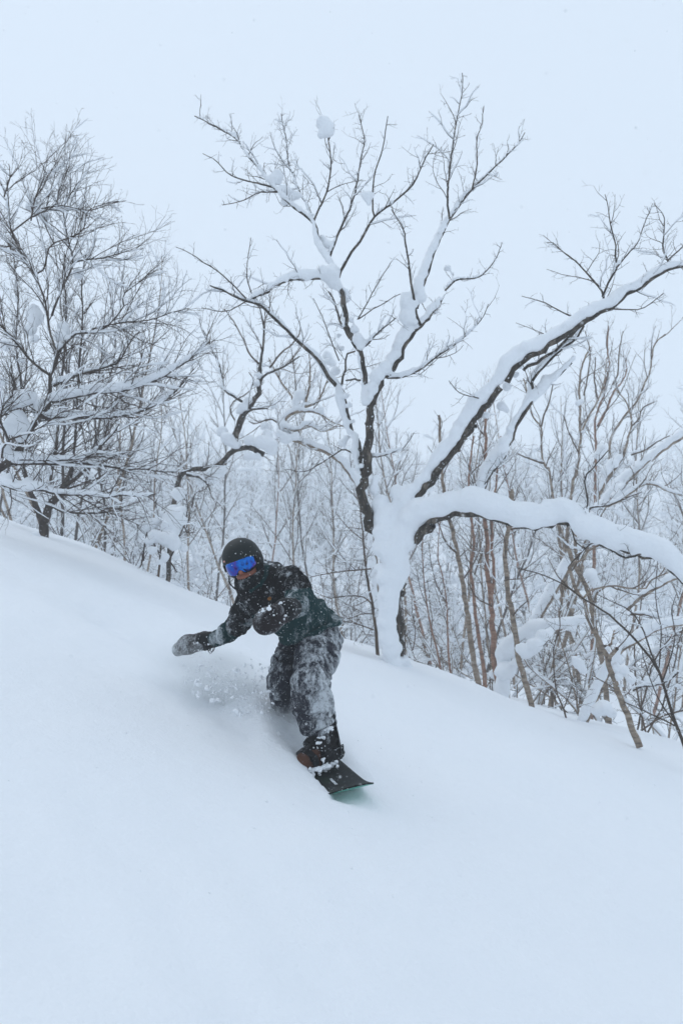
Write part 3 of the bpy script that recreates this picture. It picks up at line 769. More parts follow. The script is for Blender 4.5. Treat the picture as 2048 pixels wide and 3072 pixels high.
# --- arched broken tree left of centre
SPM = [(0.11, 0.14, (30, 65), 0.03, 0.2, 3, 3, 0.003), (0.15, 0.42, (25, 55), 0.06, 0.17, 6, 3, 0.005), (0.25, 0.9, (25, 50), 0.08, 0.12, 8, 4, 0.009)]
traced_tree('arched_tree', 'bent tree left of centre, its arched dark limb under a heavy snow pillow', 'tree', [
 (R9, [(-120,2350),(-90,2000),(-50,1720),(20,1610),(200,1580),(330,1530),(420,1440),(560,1395),(620,1430),(690,1465)], 13.2, 13.0, 14, 16, 0, 0),
 (R9, [(430,1400),(445,1310),(480,1200),(520,1110),(600,1010),(650,930),(650,830),(655,720)], 13.1, 13.2, 22, 12, 0, 0),
 (R9, [(655,720),(680,550),(690,400),(660,230),(620,120)], 13.2, 13.4, 9, 3, 0, 0),
 (R9, [(520,1110),(600,1080),(720,1070)], 13.1, 12.7, 8, 4, 6, 3),
 (R9, [(660,860),(690,790),(800,740),(900,690),(1000,620)], 13.2, 12.7, 8, 3, 7, 3),
 (R9, [(650,690),(570,610),(520,500),(440,340),(350,220)], 13.2, 13.8, 6, 2.5, 3, 0),
 (R9, [(500,1010),(420,960),(350,900),(310,700),(230,540),(170,400)], 13.2, 13.9, 8, 3, 10, 3),
 (R9, [(440,1170),(400,1080),(430,1010),(560,930),(600,830),(560,760)], 13.2, 12.8, 5, 2.5, 4, 0),
 (R9, [(740,720),(850,580),(930,520),(1000,400),(960,250)], 13.1, 13.6, 6, 2.5, 4, 0),
 (R9, [(30,1640),(110,1650),(190,1690),(230,1770)], 13.0, 12.7, 10, 5, 10, 6),
], M['bark_dark'], M['twig_birch'], SPM, 23, blobs=[(R9,380,1330,70,13.0),(R9,330,1260,60,13.1),(R9,450,1380,60,13.0),(R9,560,1340,62,12.95),(R9,650,1360,66,12.9),(R9,740,1380,75,12.9),(R9,760,1440,50,12.9),(R9,720,1300,60,13.0),(R9,560,1480,56,12.9),(R9,640,1480,40,12.9),
  (R9,500,1060,52,13.1),(R9,560,1000,44,13.1),(R9,480,1100,40,13.1),(R9,625,860,46,13.1),(R9,640,780,34,13.15),(R9,690,700,34,13.2),(R9,250,1640,80,13.0),(R9,330,1600,60,13.0),(R9,150,1690,60,13.0),(R9,-40,1800,70,12.8),(R9,-90,1950,70,12.8),(R9,-100,2100,80,12.8),(R9,-60,2200,80,12.8)], vox=0.034, thin=6)

traced_tree('crooked_tree', 'crooked snow-laden tree directly left of the big trunk, twisted low branches', 'tree', [
 (R9, [(1640,2300),(1600,2000),(1480,1720),(1300,1500),(1100,1400),(940,1340),(860,1290),(850,1220),(880,1150),(930,1110),(1010,1090)], 14.2, 14.0, 9, 10, 26, 14),
 (R9, [(1010,1090),(1060,960),(1080,830),(1080,650),(1060,520)], 14.0, 14.4, 9, 3, 5, 0),
 (R9, [(960,1090),(920,960),(840,850),(780,740),(730,640)], 14.0, 14.5, 8, 3, 7, 0),
 (R9, [(1000,1090),(1150,1110),(1260,1180),(1400,1240)], 14.0, 13.6, 7, 3, 14, 5),
 (R9, [(860,1230),(920,1260),(1010,1250),(1060,1210),(1200,1270),(1320,1210)], 14.0, 13.7, 7, 3, 18, 6),
 (R9, [(950,1000),(960,900),(940,700),(930,600)], 14.0, 14.3, 6, 3, 3, 0),
 (R9, [(1020,1060),(1120,1030),(1180,950),(1240,800)], 14.0, 14.4, 8, 3, 8, 0),
 (R9, [(850,1220),(740,1160),(620,1200),(560,1180)], 14.0, 14.2, 6, 3, 10, 4),
], M['bark_birch'], M['twig_birch'], SPM, 24, blobs=[(R9,1000,950,55,14.0),(R9,960,1000,40,14.0),(R9,880,1330,60,13.9),(R9,960,1310,50,13.9),(R9,820,1280,46,13.9),(R9,700,1220,50,14.0),(R9,770,1050,40,14.1),(R9,1180,1080,40,13.8),(R9,1230,620,55,14.0),(R9,1270,680,50,14.0)], vox=0.036, thin=5.5)

# --- snow-buried shrub on the shoulder
RSH = (380, 1380, 0.2041)
traced_tree('snowy_shrub', 'shrub buried in rounded snow lumps on the shoulder left of the helmet', 'shrub', [
 (RSH, [(480,1560),(500,1300),(520,1000),(560,760)], 11.3, 11.2, 8, 3, 0, 0),
 (RSH, [(250,1480),(250,1330),(300,1060),(330,900)], 11.3, 11.4, 6, 3, 0, 0),
 (RSH, [(500,1500),(480,1380),(420,1250),(350,1150)], 11.2, 11.0, 6, 3, 0, 0),
 (RSH, [(620,1480),(700,1330),(760,1150),(850,950),(900,700),(870,500)], 11.3, 11.4, 6, 2, 0, 0),
 (RSH, [(640,1500),(700,1580),(740,1650)], 11.1, 11.0, 5, 3, 0, 0),
 (RSH, [(880,1000),(960,700),(1000,500),(1180,420),(1210,350)], 11.4, 11.6, 4, 2, 0, 0),
 (RSH, [(240,1380),(230,1480),(200,1570)], 11.0, 10.9, 6, 4, 0, 0),
 (RSH, [(860,1000),(900,1070),(1000,1060)], 11.2, 11.0, 4, 2, 0, 0),
 (RSH, [(200,1300),(100,1330),(60,1400)], 11.2, 11.0, 4, 2, 0, 0),
], M['twig_birch'], M['twig_left'], [(0.05, 0.10, (30, 80), -0.02, 0.25, 3, 3, 0.003), (0.08, 0.22, (30, 80), 0.0, 0.25, 4, 3, 0.004)], 25,
 blobs=[(RSH,700,830,165,11.2),(RSH,640,960,150,11.15),(RSH,780,900,110,11.2),(RSH,800,740,80,11.25),(RSH,600,1150,150,11.05),(RSH,690,1230,120,11.05),(RSH,420,1120,120,11.05),(RSH,340,1190,80,11.0),(RSH,260,990,105,11.2),(RSH,400,930,110,11.25),(RSH,370,1330,80,10.95),(RSH,430,1310,50,10.95),
   (RSH,570,1420,76,10.95),(RSH,730,1420,58,10.95),(RSH,850,1290,66,11.1),(RSH,150,1330,62,11.1),(RSH,480,1500,50,10.95),(RSH,120,1200,40,11.2),(RSH,520,800,60,11.3)], vox=0.016, dense=3, line_p=0.3, trunk_name='stem')

# --- sapling to the left of the trunk, over the rider's back
SPS = [(0.06, 0.13, (35, 75), 0.0, 0.2, 3, 3, 0.0022), (0.09, 0.34, (40, 80), 0.02, 0.16, 6, 3, 0.0036), (0.14, 0.6, (50, 85), 0.02, 0.12, 8, 4, 0.006)]
traced_tree('sapling', 'slim brown sapling with flat branches just left of the snowy trunk', 'sapling', [
 (R5, [(308,1200),(292,1090),(270,980),(262,880),(250,760),(240,650)], 10.5, 10.6, 11, 3, 0, 0),
 (R5, [(290,965),(240,970),(180,975),(110,985),(40,1000)], 10.5, 10.0, 5, 2, 9, 3),
 (R5, [(305,1130),(270,1085),(200,1075),(120,1085),(60,1060)], 10.5, 10.2, 5, 2, 5, 2),
 (R5, [(300,1150),(250,1150),(200,1170),(160,1160)], 10.5, 10.9, 4, 2, 4, 0),
 (R5, [(300,1215),(230,1190),(170,1180),(120,1190)], 10.5, 10.1, 4, 2, 4, 0),
 (R5, [(262,850),(200,800),(150,740)], 10.5, 10.9, 3, 2, 0, 0),
], M['twig_birch'], M['twig_birch'], SPS, 26, thin=3.5, dense=1, line_p=0.25, trunk_name='stem')

# --- birches downhill right of the trunk
SPB = [(0.12, 0.16, (30, 70), 0.02, 0.2, 3, 3, 0.003), (0.17, 0.45, (30, 65), 0.05, 0.17, 6, 3, 0.0048), (0.28, 1.0, (35, 60), 0.10, 0.12, 8, 4, 0.010)]
def birch(label, stems, seed, mat='bark_birch', **kw):
    kw.setdefault('twigs_on', 30)
    return traced_tree('birch_tree', label, 'birch tree', stems, M[mat], M['twig_birch'], SPB, seed, group='birches on the slope right of the big trunk', thin=6.5, line_p=0.35, **kw)
birch('tan birch leaning left, nearest the snowy trunk, right of the two saplings', [
 (R13, [(892,1730),(860,1560),(820,1330),(795,1100),(760,900),(725,650),(680,450),(630,220),(600,100),(560,-150),(540,-500),(520,-800)], 12.6, 12.6, 18, 7, 0, 0),
 (R13, [(690,500),(600,420),(530,260),(480,100)], 12.6, 12.2, 6, 3, 4, 0),
 (R13, [(740,760),(820,640),(900,480),(940,250)], 12.6, 13, 5, 3, 3, 0)], 31)
birch('thick reddish birch with twin stems below the arching limb', [
 (R13, [(1092,1800),(1050,1600),(1030,1350),(1020,1150),(1010,950),(990,780),(970,600),(975,400),(950,150),(930,-100),(960,-500),(950,-900)], 12.1, 12.2, 20, 7, 0, 0),
 (R13, [(1010,930),(1038,780),(1035,640),(1020,450),(1020,150),(1060,-200),(1100,-600)], 12.15, 12.6, 10, 5, 0, 0),
 (R13, [(1020,1000),(900,940),(850,880),(800,790)], 12.1, 11.8, 5, 3, 5, 0)], 32, 'bark_red')
birch('thinner reddish birch half hidden between the tan and the twin-stemmed birch', [
 (R13, [(940,1600),(910,1400),(870,1150),(850,900),(820,650),(850,400),(820,150),(800,-200),(850,-600)], 13.6, 13.8, 13, 5, 0, 0),
 (R13, [(855,700),(900,560),(950,430)], 13.6, 13.2, 5, 3, 3, 0)], 33, 'bark_red')
birch('birch with dark knot and snow-capped break, right of the twin-stemmed one', [
 (R13, [(1385,1905),(1330,1700),(1262,1480),(1240,1250),(1210,1050),(1170,900),(1150,700),(1140,450),(1180,250),(1195,150),(1200,-100)], 11.4, 11.5, 18, 12, 0, 0),
 (R13, [(1215,1090),(1270,1020),(1350,950)], 11.4, 11.1, 5, 3, 2, 0),
 (R13, [(1190,280),(1260,265),(1330,258)], 11.5, 11.2, 6, 4, 0, 0),
 (R13, [(1130,760),(1200,745),(1310,740),(1420,700)], 11.4, 11.0, 4, 2, 3, 0)], 34, blobs=[(R13,1340,1420,90,11.2),(R13,1280,1400,60,11.2),(R13,1420,1370,80,11.1),(R13,1500,1290,90,11.2),(R13,1150,1600,110,11.9),(R13,1050,1640,70,12.2),(R13,1230,1540,60,11.8),(R13,1560,1250,60,11.3)])
for lab, st, sd in (
 ('slim brown sapling, the closer of two to the snowy trunk', [(R13, [(555,1700),(510,1450),(450,1220),(410,1000),(375,700),(365,430),(372,200)], 11.6, 11.6, 6.5, 2, 0, 0), (R13, [(410,1000),(340,820),(300,600)], 11.6, 11.3, 3, 1.6, 0, 0)], 41),
 ('slim brown sapling, second from the snowy trunk, crossing twigs', [(R13, [(640,1735),(610,1450),(600,1180),(590,950),(550,700),(510,550),(520,330),(540,100)], 11.5, 11.5, 6.5, 2, 0, 0), (R13, [(590,970),(500,800),(440,560),(430,400)], 11.5, 11.8, 3.4, 1.8, 0, 0), (R13, [(600,1190),(540,1000),(480,820)], 11.5, 11.2, 3, 1.6, 0, 0)], 42),
 ('short bare stem at the foot of the snowy trunk', [(R13, [(200,1480),(203,1300),(190,1120),(160,900)], 11.2, 11.2, 4, 2, 0, 0), (R13, [(275,1410),(300,1250),(270,1060),(260,900)], 11.2, 11.4, 4, 2, 0, 0)], 43)):
    traced_tree('sapling', lab, 'sapling', st, M['bark_red'], M['twig_birch'], SPS, sd, group='saplings right of the big trunk', thin=50, dense=2, line_p=0.15, trunk_name='stem')

birch('crooked lichen-barked birch leaning left at lower right, fork packed with snow', [
 (R14, [(1080,2180),(1020,2030),(960,1880),(890,1700),(850,1570),(800,1440),(770,1340),(700,1200),(630,1050),(590,880),(530,800),(480,680),(460,600),(490,550)], 9.9, 9.9, 21, 9, 0, 0),
 (R14, [(800,1430),(830,1370),(880,1310)], 9.9, 9.6, 14, 11, 0, 0),
 (R14, [(770,1290),(830,1270),(860,1150)], 9.9, 10.1, 9, 7, 0, 0),
 (R14, [(490,550),(550,540),(640,440),(740,385)], 9.9, 9.7, 8, 6, 4, 4),
 (R14, [(590,860),(640,800),(760,770),(850,750),(1000,780),(1130,780),(1200,690),(1330,640)], 9.9, 9.4, 7, 4, 6, 4),
 (R14, [(850,1660),(740,1590),(650,1540)], 9.9, 9.6, 4, 2, 2, 0)], 35,
 blobs=[(R14,870,1470,50,9.8),(R14,890,1560,46,9.8),(R14,920,1640,36,9.85),(R14,800,1310,40,9.8),(R14,860,1250,44,9.8),(R14,960,1800,28,9.85),(R14,1040,1900,26,9.85),(R14,950,1250,60,9.9),(R14,540,1440,60,10.5),(R14,580,1500,50,10.5),(R14,500,1390,40,10.5)])
birch('broken tan birch pieces behind the hanging end of the arching limb', [
 (R14, [(760,1500),(690,1150),(640,850),(590,730),(540,640),(490,540),(450,430),(400,340),(360,200)], 13.2, 13.0, 17, 12, 0, 0),
 (R14, [(540,640),(530,520),(515,400),(500,200)], 13.1, 13.3, 12, 8, 0, 0),
 (R14, [(690,900),(700,830),(780,760)], 13.1, 12.8, 9, 5, 10, 5)], 36, blobs=[(R14,650,650,66,12.9),(R14,700,740,60,12.9),(R14,610,560,40,13),(R14,840,1000,80,13.2),(R14,740,960,60,13.2)])
traced_tree('multi_stem_shrub', 'dark thin-stemmed shrub fanning up from the lower right edge', 'shrub', [
 (R14, [(1480,2200),(1400,1980),(1310,1700),(1240,1500),(1100,1300),(900,1090),(750,970),(570,860),(380,730),(200,650),(0,600)], 8.9, 8.9, 11, 2.5, 0, 0),
 (R14, [(1310,1700),(1270,1560),(1180,1350),(1110,1150),(1000,980),(800,880),(700,830)], 8.9, 9.3, 7, 2, 0, 0),
 (R14, [(1400,1990),(1240,1740),(1130,1450),(1100,1320)], 8.9, 8.5, 5, 2, 0, 0),
 (R14, [(1390,1990),(1200,1900),(1100,1850),(940,1780)], 8.9, 8.7, 5, 2, 0, 0),
 (R14, [(1280,1600),(1350,1400),(1385,1250),(1390,1150),(1360,1000),(1400,830)], 8.9, 9.0, 5, 2, 0, 0),
 (R14, [(1250,1480),(1270,1150),(1230,950),(1220,750),(1240,500)], 8.9, 9.2, 4, 2, 0, 0),
 (R14, [(1020,1680),(1090,1650),(1200,1640),(1300,1610),(1420,1520)], 9.3, 8.9, 5, 4, 16, 16),
], M['twig_dark'], M['twig_dark'], SPS, 44, thin=50, dense=1, line_p=0.2, trunk_name='stem')
traced_tree('hooked_sapling', 'thin hooked stem with drooping twigs in front of the snow mounds', 'sapling', [
 (R14, [(410,1840),(360,1730),(335,1600),(320,1430),(320,1260),(280,1235),(230,1290)], 10.8, 10.6, 6, 2.5, 0, 0),
 (R14, [(410,1840),(460,1720),(490,1580),(450,1500)], 10.8, 11.1, 4, 2, 0, 0),
 (R14, [(330,1250),(375,1150),(375,1000),(400,850),(390,740)], 10.7, 10.9, 4, 2, 0, 0),
 (R14, [(540,1880),(520,1780),(530,1680),(490,1560)], 10.8, 10.5, 3, 2, 0, 0)], M['twig_dark'], M['twig_birch'], SPS, 45, thin=50, dense=2, line_p=0.2, trunk_name='stem')
# bent boughs buried under deep snow, right
traced_tree('bowed_tree', 'bowed young tree bent under a thick snow roll in the right middle ground', 'tree', [
 (R14, [(-60,1480),(-40,1330),(20,1250),(150,1180),(300,1150),(450,1110),(600,1080)], 12.0, 11.6, 9, 4, 46, 26),
 (R14, [(200,1170),(260,1120),(330,1110)], 11.8, 11.6, 5, 3, 40, 20)], M['bark_birch'], M['twig_birch'], SPB, 46, thin=30, blobs=[(R14,80,1350,70,11.9),(R14,0,1340,60,11.9),(R14,120,1250,60,11.8),(R14,250,1100,50,11.8),(R14,480,1130,46,11.6)], line_p=0.4)
traced_tree('bowed_tree', 'slanting grey bough with snow crossing the far right edge', 'tree', [
 (R14, [(860,1420),(960,1310),(1080,1240),(1180,1170),(1300,1120),(1460,1090),(1600,1070)], 11.5, 11.2, 13, 8, 26, 20),
 (R14, [(970,970),(1050,890),(1150,830),(1300,740),(1450,670),(1560,640)], 11.8, 11.4, 11, 7, 18, 16),
 (R14, [(1000,1010),(1140,1010),(1250,1040),(1460,1060)], 11.4, 11.6, 6, 4, 10, 8)], M['bark_birch'], M['twig_birch'], SPB, 47, thin=30, blobs=[(R14,880,1400,60,11.5),(R14,930,1500,70,11.3),(R14,1000,1580,60,11.2),(R14,1150,1580,50,11.2),(R14,760,1830,90,10.7),(R14,700,1860,70,10.7),(R14,830,1880,60,10.7)], line_p=0.4)

# --- taller trees behind, right
SPG = [(0.15, 0.22, (25, 60), 0.03, 0.18, 3, 3, 0.0036), (0.20, 0.60, (25, 55), 0.06, 0.15, 6, 3, 0.006), (0.33, 1.3, (25, 50), 0.10, 0.12, 8, 4, 0.012)]
def tall(label, stems, seed, mat='bark_birch', **kw):
    return traced_tree('background_tree', label, 'tree', stems, M[mat], M['twig_birch'], SPG, seed, group='bare trees behind on the right', thin=6.5, line_p=0.4, line_h=0.016, vox=0.04, **kw)
tall('bare tan tree rising straight behind the two right-hand limbs', [
 (R11, [(505,2080),(560,1800),(585,1600),(600,1430),(590,1300),(590,1100),(590,900),(620,750),(690,600)], 17, 17, 15, 5, 0, 0),
 (R11, [(600,1430),(650,1300),(760,1110),(820,930),(850,700)], 17, 17.8, 7, 3, 4, 0),
 (R11, [(630,1060),(670,850),(690,650),(640,450)], 17, 16.4, 5, 2.5, 3, 0),
 (R11, [(590,1620),(500,1440),(440,1250)], 17, 16.5, 5, 3, 5, 0)], 51, blobs=[(R11,570,1130,40,16.9),(R11,610,1110,30,16.9),(R11,620,1400,30,16.9)])
tall('forked grey tree standing just left of the straight tan one', [
 (R11, [(335,1990),(270,1750),(235,1650),(230,1500),(225,1350),(150,1270),(110,1100),(60,900)], 16, 16.2, 13, 4, 0, 0),
 (R11, [(230,1350),(260,1230),(310,1100),(340,950)], 16.1, 15.6, 6, 3, 4, 0),
 (R11, [(240,1700),(100,1650),(-20,1600)], 16, 15.6, 6, 3, 9, 4)], 52)
tall('pinkish many-stemmed tree between the straight tan tree and right edge', [
 (R11, [(740,1830),(750,1650),(745,1530),(735,1400),(745,1250),(820,1050),(830,930),(870,800),(850,600),(860,400)], 18, 18.3, 13, 4, 0, 0),
 (R11, [(760,1350),(850,1180),(900,1050),(1020,870),(1030,700)], 18, 18.6, 8, 3, 4, 0),
 (R11, [(765,1110),(730,900),(740,700)], 18, 17.6, 6, 3, 3, 0),
 (R11, [(880,1000),(950,850),(960,650),(1000,450)], 18.3, 18, 5, 2.5, 0, 0)], 53, 'bark_red', blobs=[(R11,800,1560,60,17.8),(R11,760,1620,50,17.8)])
tall('tall tree sweeping up to the right, rightmost of the bare crowns', [
 (R11, [(780,1990),(830,1880),(870,1700),(880,1480),(960,1330),(1060,1200),(1150,1080),(1190,970),(1250,850),(1270,700),(1310,560),(1400,480)], 16.5, 16.8, 14, 4, 0, 0),
 (R11, [(1000,1650),(1050,1450),(1080,1350),(1060,1200),(1000,1080),(920,990)], 16.5, 16.2, 8, 3, 5, 0),
 (R11, [(1080,1350),(1150,1280),(1180,1180),(1300,1120)], 16.4, 16, 5, 2.5, 4, 0),
 (R11, [(780,1990),(850,1850),(930,1750),(1000,1660)], 16.5, 16.5, 11, 8, 10, 16)], 54, blobs=[(R11,900,1700,70,16.3),(R11,840,1760,60,16.3),(R11,960,1640,46,16.3)])
tall('pale trunk slanting out past the right edge under snow', [
 (R11, [(860,2060),(960,1960),(1050,1850),(1200,1720),(1400,1560),(1568,1450),(1700,1380)], 15, 14.6, 14, 10, 26, 22),
 (R11, [(850,2110),(1000,2040),(1100,1960),(1250,1890),(1450,1980),(1560,2000)], 14.6, 14.2, 8, 3, 16, 8),
 (R11, [(1080,1620),(1200,1580),(1300,1510),(1440,1440)], 15, 15.4, 6, 3, 9, 4),
 (R11, [(1100,1940),(1100,1800),(1060,1720)], 14.7, 14.5, 4, 2, 0, 0)], 55, blobs=[(R11,1000,1940,60,14.8),(R11,930,2010,60,14.8),(R11,1250,1640,50,14.8),(R11,1150,1720,50,14.8)])

# ------------------------------------------------------------------ hazy trees farther back
def bg_variant(seed, h, kind):
    rng = np.random.default_rng(seed)
    tk = Tubes(); cr = Tubes(); sn = Tubes(); log = []
    nst = 1 if kind == 'tree' else 5
    for s in range(nst):
        if kind == 'tree':
            d0 = nrm(np.array([rng.normal(0, .12), rng.normal(0, .12), 1])); L = h; r0 = 0.004 * h + 0.008; n = 16
            st = wander((0, 0, -0.15), d0, L, n, rng, 0.07, 0.03)
        else:
            d0 = nrm(np.array([rng.normal(0, .5), rng.normal(0, .5), 1])); L = h * rng.uniform(.6, 1.1); r0 = 0.012; n = 9
            st = wander((rng.normal(0, .1), rng.normal(0, .1), -0.1), d0, L, n, rng, 0.12, -0.03)
        r = np.linspace(r0, 0.006, n); tk.add(st, r, 7)
        if kind == 'tree':
            sp2 = [(0.15, 0.32, (25, 60), 0.03, 0.17, 3, 3, 0.0042), (0.21, 0.80, (25, 55), 0.07, 0.15, 5, 3, 0.008), (0.30, 0.28 * h, (28, 52), 0.10, 0.12, 8, 4, 0.018)]
            grow(cr, st, r, 2, rng, sp2, 0.28, log)
        else:
            sp2 = [(0.10, 0.22, (30, 75), -0.02, 0.2, 3, 3, 0.0034), (0.13, 0.55, (30, 70), 0.0, 0.18, 5, 3, 0.006)]
            grow(cr, st, r, 1, rng, sp2, 0.15, log)
        snow_line(sn, st, r, rng, 0.03, 0.5)
    for c, r, lv in log:
        if lv == 2: snow_line(sn, c, r, rng, rng.uniform(0.018, 0.045), 0.6)
        elif lv == 1: snow_line(sn, c, r, rng, rng.uniform(0.010, 0.024), 0.35, sides=4)
    return tk.mesh('trunk'), cr.mesh('twigs'), sn.mesh('snow_cover')

ORD = ['first', 'second', 'third', 'fourth', 'fifth', 'sixth', 'seventh', 'eighth', 'ninth', 'tenth', 'eleventh', 'twelfth', 'thirteenth', 'fourteenth', 'fifteenth', 'sixteenth']
def plant(spots, kind, name, cat, label_fmt, group, barks, seeds, heights, twig='twig_birch'):
    var = [bg_variant(sd, hh, kind) for sd, hh in zip(seeds, heights)]
    rr = random.Random(seeds[0])
    for i, (u, Y, hgt, vi) in enumerate(sorted(spots)):
        x = (u - 1024) / F * Y; z = float(ground_z(x, Y))
        root = empty(name, (x, Y, z), label_fmt.format(ORD[i]), cat, group)
        s = hgt / heights[vi]; root.scale = (s, s, s); root.rotation_euler = (0, 0, rr.uniform(0, 6.28))
        tkm, crm, snm = var[vi]
        o = link('trunk' if kind == 'tree' else 'stems', tkm, M[barks[vi]], root)
        tag(link('twigs', crm, M[twig], root), kind='stuff')
        tag(link('snow_cover', snm, M['snow_branch'], root), kind='stuff')

plant([(-60,16,6.0,0),(60,19,6.8,1),(150,17,6.4,2),(215,21,8.0,3),(270,16,6.0,1),(300,18,6.4,0),(370,23,7.4,1),(430,19,5.0,2),(520,27,5.6,3),(90,24,8.2,2),(330,28,8.6,3),(-20,22,7.4,3),(180,15,6.0,3)], 'tree', 'background_tree', 'tree',
      '{} from the left of the hazy bare trees crowded behind the left-hand tree', 'hazy trees behind on the left', ['bark_left', 'bark_birch', 'bark_birch', 'bark_left'], [61, 62, 63, 64], [7, 7, 7, 7], 'twig_left')
plant([(575,25,7.4,0),(650,29,9.4,1),(720,26,8.2,2),(800,31,9.8,3),(870,27,8.2,0),(950,30,9.0,1),(1030,27,7.6,2)], 'tree', 'background_tree', 'tree',
      '{} from the left of the pale hazy trees between left tree and big trunk', 'hazy trees behind the centre', ['bark_birch', 'bark_left', 'bark_birch', 'bark_red'], [71, 72, 73, 74], [7, 7, 7, 7])
plant([(1215,23,7.8,0),(1295,26,9.0,1),(1370,21,7.4,2),(1450,27,8.6,3),(1540,22,7.6,0),(1640,29,9.8,1),(1720,24,8.6,2),(1860,27,9.6,0),(1940,22,8.4,1),(2030,24,8.6,2),(1480,17,5.0,2)], 'tree', 'background_tree', 'tree',
      '{} from the left of the hazy birch stand behind the right-hand limbs', 'hazy trees behind on the right', ['bark_birch', 'bark_red', 'bark_birch', 'bark_left'], [81, 82, 83, 84], [7, 7, 7, 7])
plant([(1235,14.5,1.9,0),(1290,16,2.2,1),(1340,14,1.7,2),(1400,16.5,2.4,0),(1460,15,2.2,1),(1530,16,2.6,2),(1600,14,2.4,0),(1660,15,2.6,1),(1740,13.5,2.6,2),(1820,15,3.0,0),(1900,13,2.8,1),(1980,14.5,3.2,2),(2050,12.5,2.8,0)], 'shrub', 'undergrowth_shrub', 'shrub',
      '{} from the left of the bare brush clumps among the right-hand birches', 'brush among the birches', ['bark_birch', 'twig_birch', 'bark_birch'], [91, 92, 93], [2.2, 2.2, 2.2])
plant([(200,15,1.6,1),(270,14,1.3,0),(340,16,1.7,2),(400,14.5,1.5,1),(620,17,1.6,0),(700,19,1.9,1),(1000,15,1.5,2),(1060,14,1.7,0)], 'shrub', 'undergrowth_shrub', 'shrub',
      '{} from the left of the low brush clumps behind the snow crest', 'brush behind the crest', ['twig_birch', 'twig_left', 'twig_birch'], [94, 95, 96], [2.2, 2.2, 2.2])

# ------------------------------------------------------------------ the far wood, which reads as one mass
def far_wood():
    rng = np.random.default_rng(5)
    tv = []
    for k in range(6):
        cr = Tubes(); sn = Tubes(); h = 7.0; log = []
        st = wander((0, 0, -0.3), nrm(np.array([rng.normal(0, .1), rng.normal(0, .1), 1])), h, 9, rng, 0.08, 0.03)
        r = np.linspace(0.036, 0.006, 9); cr.add(st, r, 5)
        grow(cr, st, r, 1, rng, [(0.26, 0.85, (25, 60), 0.04, 0.18, 3, 3, 0.012), (0.32, 2.1, (30, 65), 0.07, 0.15, 4, 3, 0.024)], 0.06, log)
        for c, rr, lv in log:
            if lv == 1: snow_line(sn, c, rr, rng, rng.uniform(0.06, 0.16), 0.85, sides=4)
            else: snow_line(sn, c, rr, rng, rng.uniform(0.02, 0.05), 0.5, sides=3)
        tv.append((cr.arrays(), sn.arrays()))
    V = [[], []]; Q = [[], []]; off = [0, 0]
    n = 0
    while n < 215:
        Y = 40 + 85 * rng.uniform(); x = rng.uniform(-0.46, 0.46) * Y
        z = float(ground_z(x, Y)); a = rng.uniform(0, 6.28); s = rng.uniform(0.6, 1.15)
        R = np.array([[math.cos(a), -math.sin(a), 0], [math.sin(a), math.cos(a), 0], [0, 0, 1]]) * s
        for j in (0, 1):
            v, q = tv[n % 6][j]; V[j].append(v @ R.T + [x, Y, z]); Q[j].append(q + off[j]); off[j] += len(v)
        n += 1
    bv = []
    for k in range(5):                                        # snow-laden brush that fills the slope between the trunks
        cr = Tubes(); sn = Tubes(); log = []
        for s_ in range(6):
            st = wander((rng.normal(0, .3), rng.normal(0, .3), -0.1), nrm(np.array([rng.normal(0, .5), rng.normal(0, .5), 1])), 2.4 * rng.uniform(.6, 1.2), 5, rng, 0.14, -0.02)
            r = np.linspace(0.016, 0.005, 5); cr.add(st, r, 3); log.append((st, r, 1))
            grow(cr, st, r, 0, rng, [(0.16, 0.75, (30, 75), 0.02, 0.2, 3, 3, 0.009)], 0.1, log)
        for c, rr, lv in log: snow_line(sn, c, rr, rng, rng.uniform(0.03, 0.08), 0.6, sides=5)
        bv.append((cr.arrays(), sn.arrays()))
    for n in range(300):
        Y = 24 + 90 * rng.uniform(); x = rng.uniform(-0.42, 0.42) * Y
        z = float(ground_z(x, Y)); a = rng.uniform(0, 6.28); s = rng.uniform(0.7, 1.5) * (1 + Y / 120)
        R = np.array([[math.cos(a), -math.sin(a), 0], [math.sin(a), math.cos(a), 0], [0, 0, 1]]) * s
        for j in (0, 1):
            v, q = bv[n % 5][j]; V[j].append(v @ R.T + [x, Y, z]); Q[j].append(q + off[j]); off[j] += len(v)
    o = link('far_wood', make_mesh('far_wood', np.concatenate(V[0]), [np.concatenate(Q[0])]), M['twig_birch'])
    tag(o, 'pale snow-dusted wood climbing the far hillside in the haze', None, None, 'stuff')
    tag(link('snow_cover', make_mesh('snow_cover', np.concatenate(V[1]), [np.concatenate(Q[1])]), M['snow_branch'], o), kind='stuff')
far_wood()

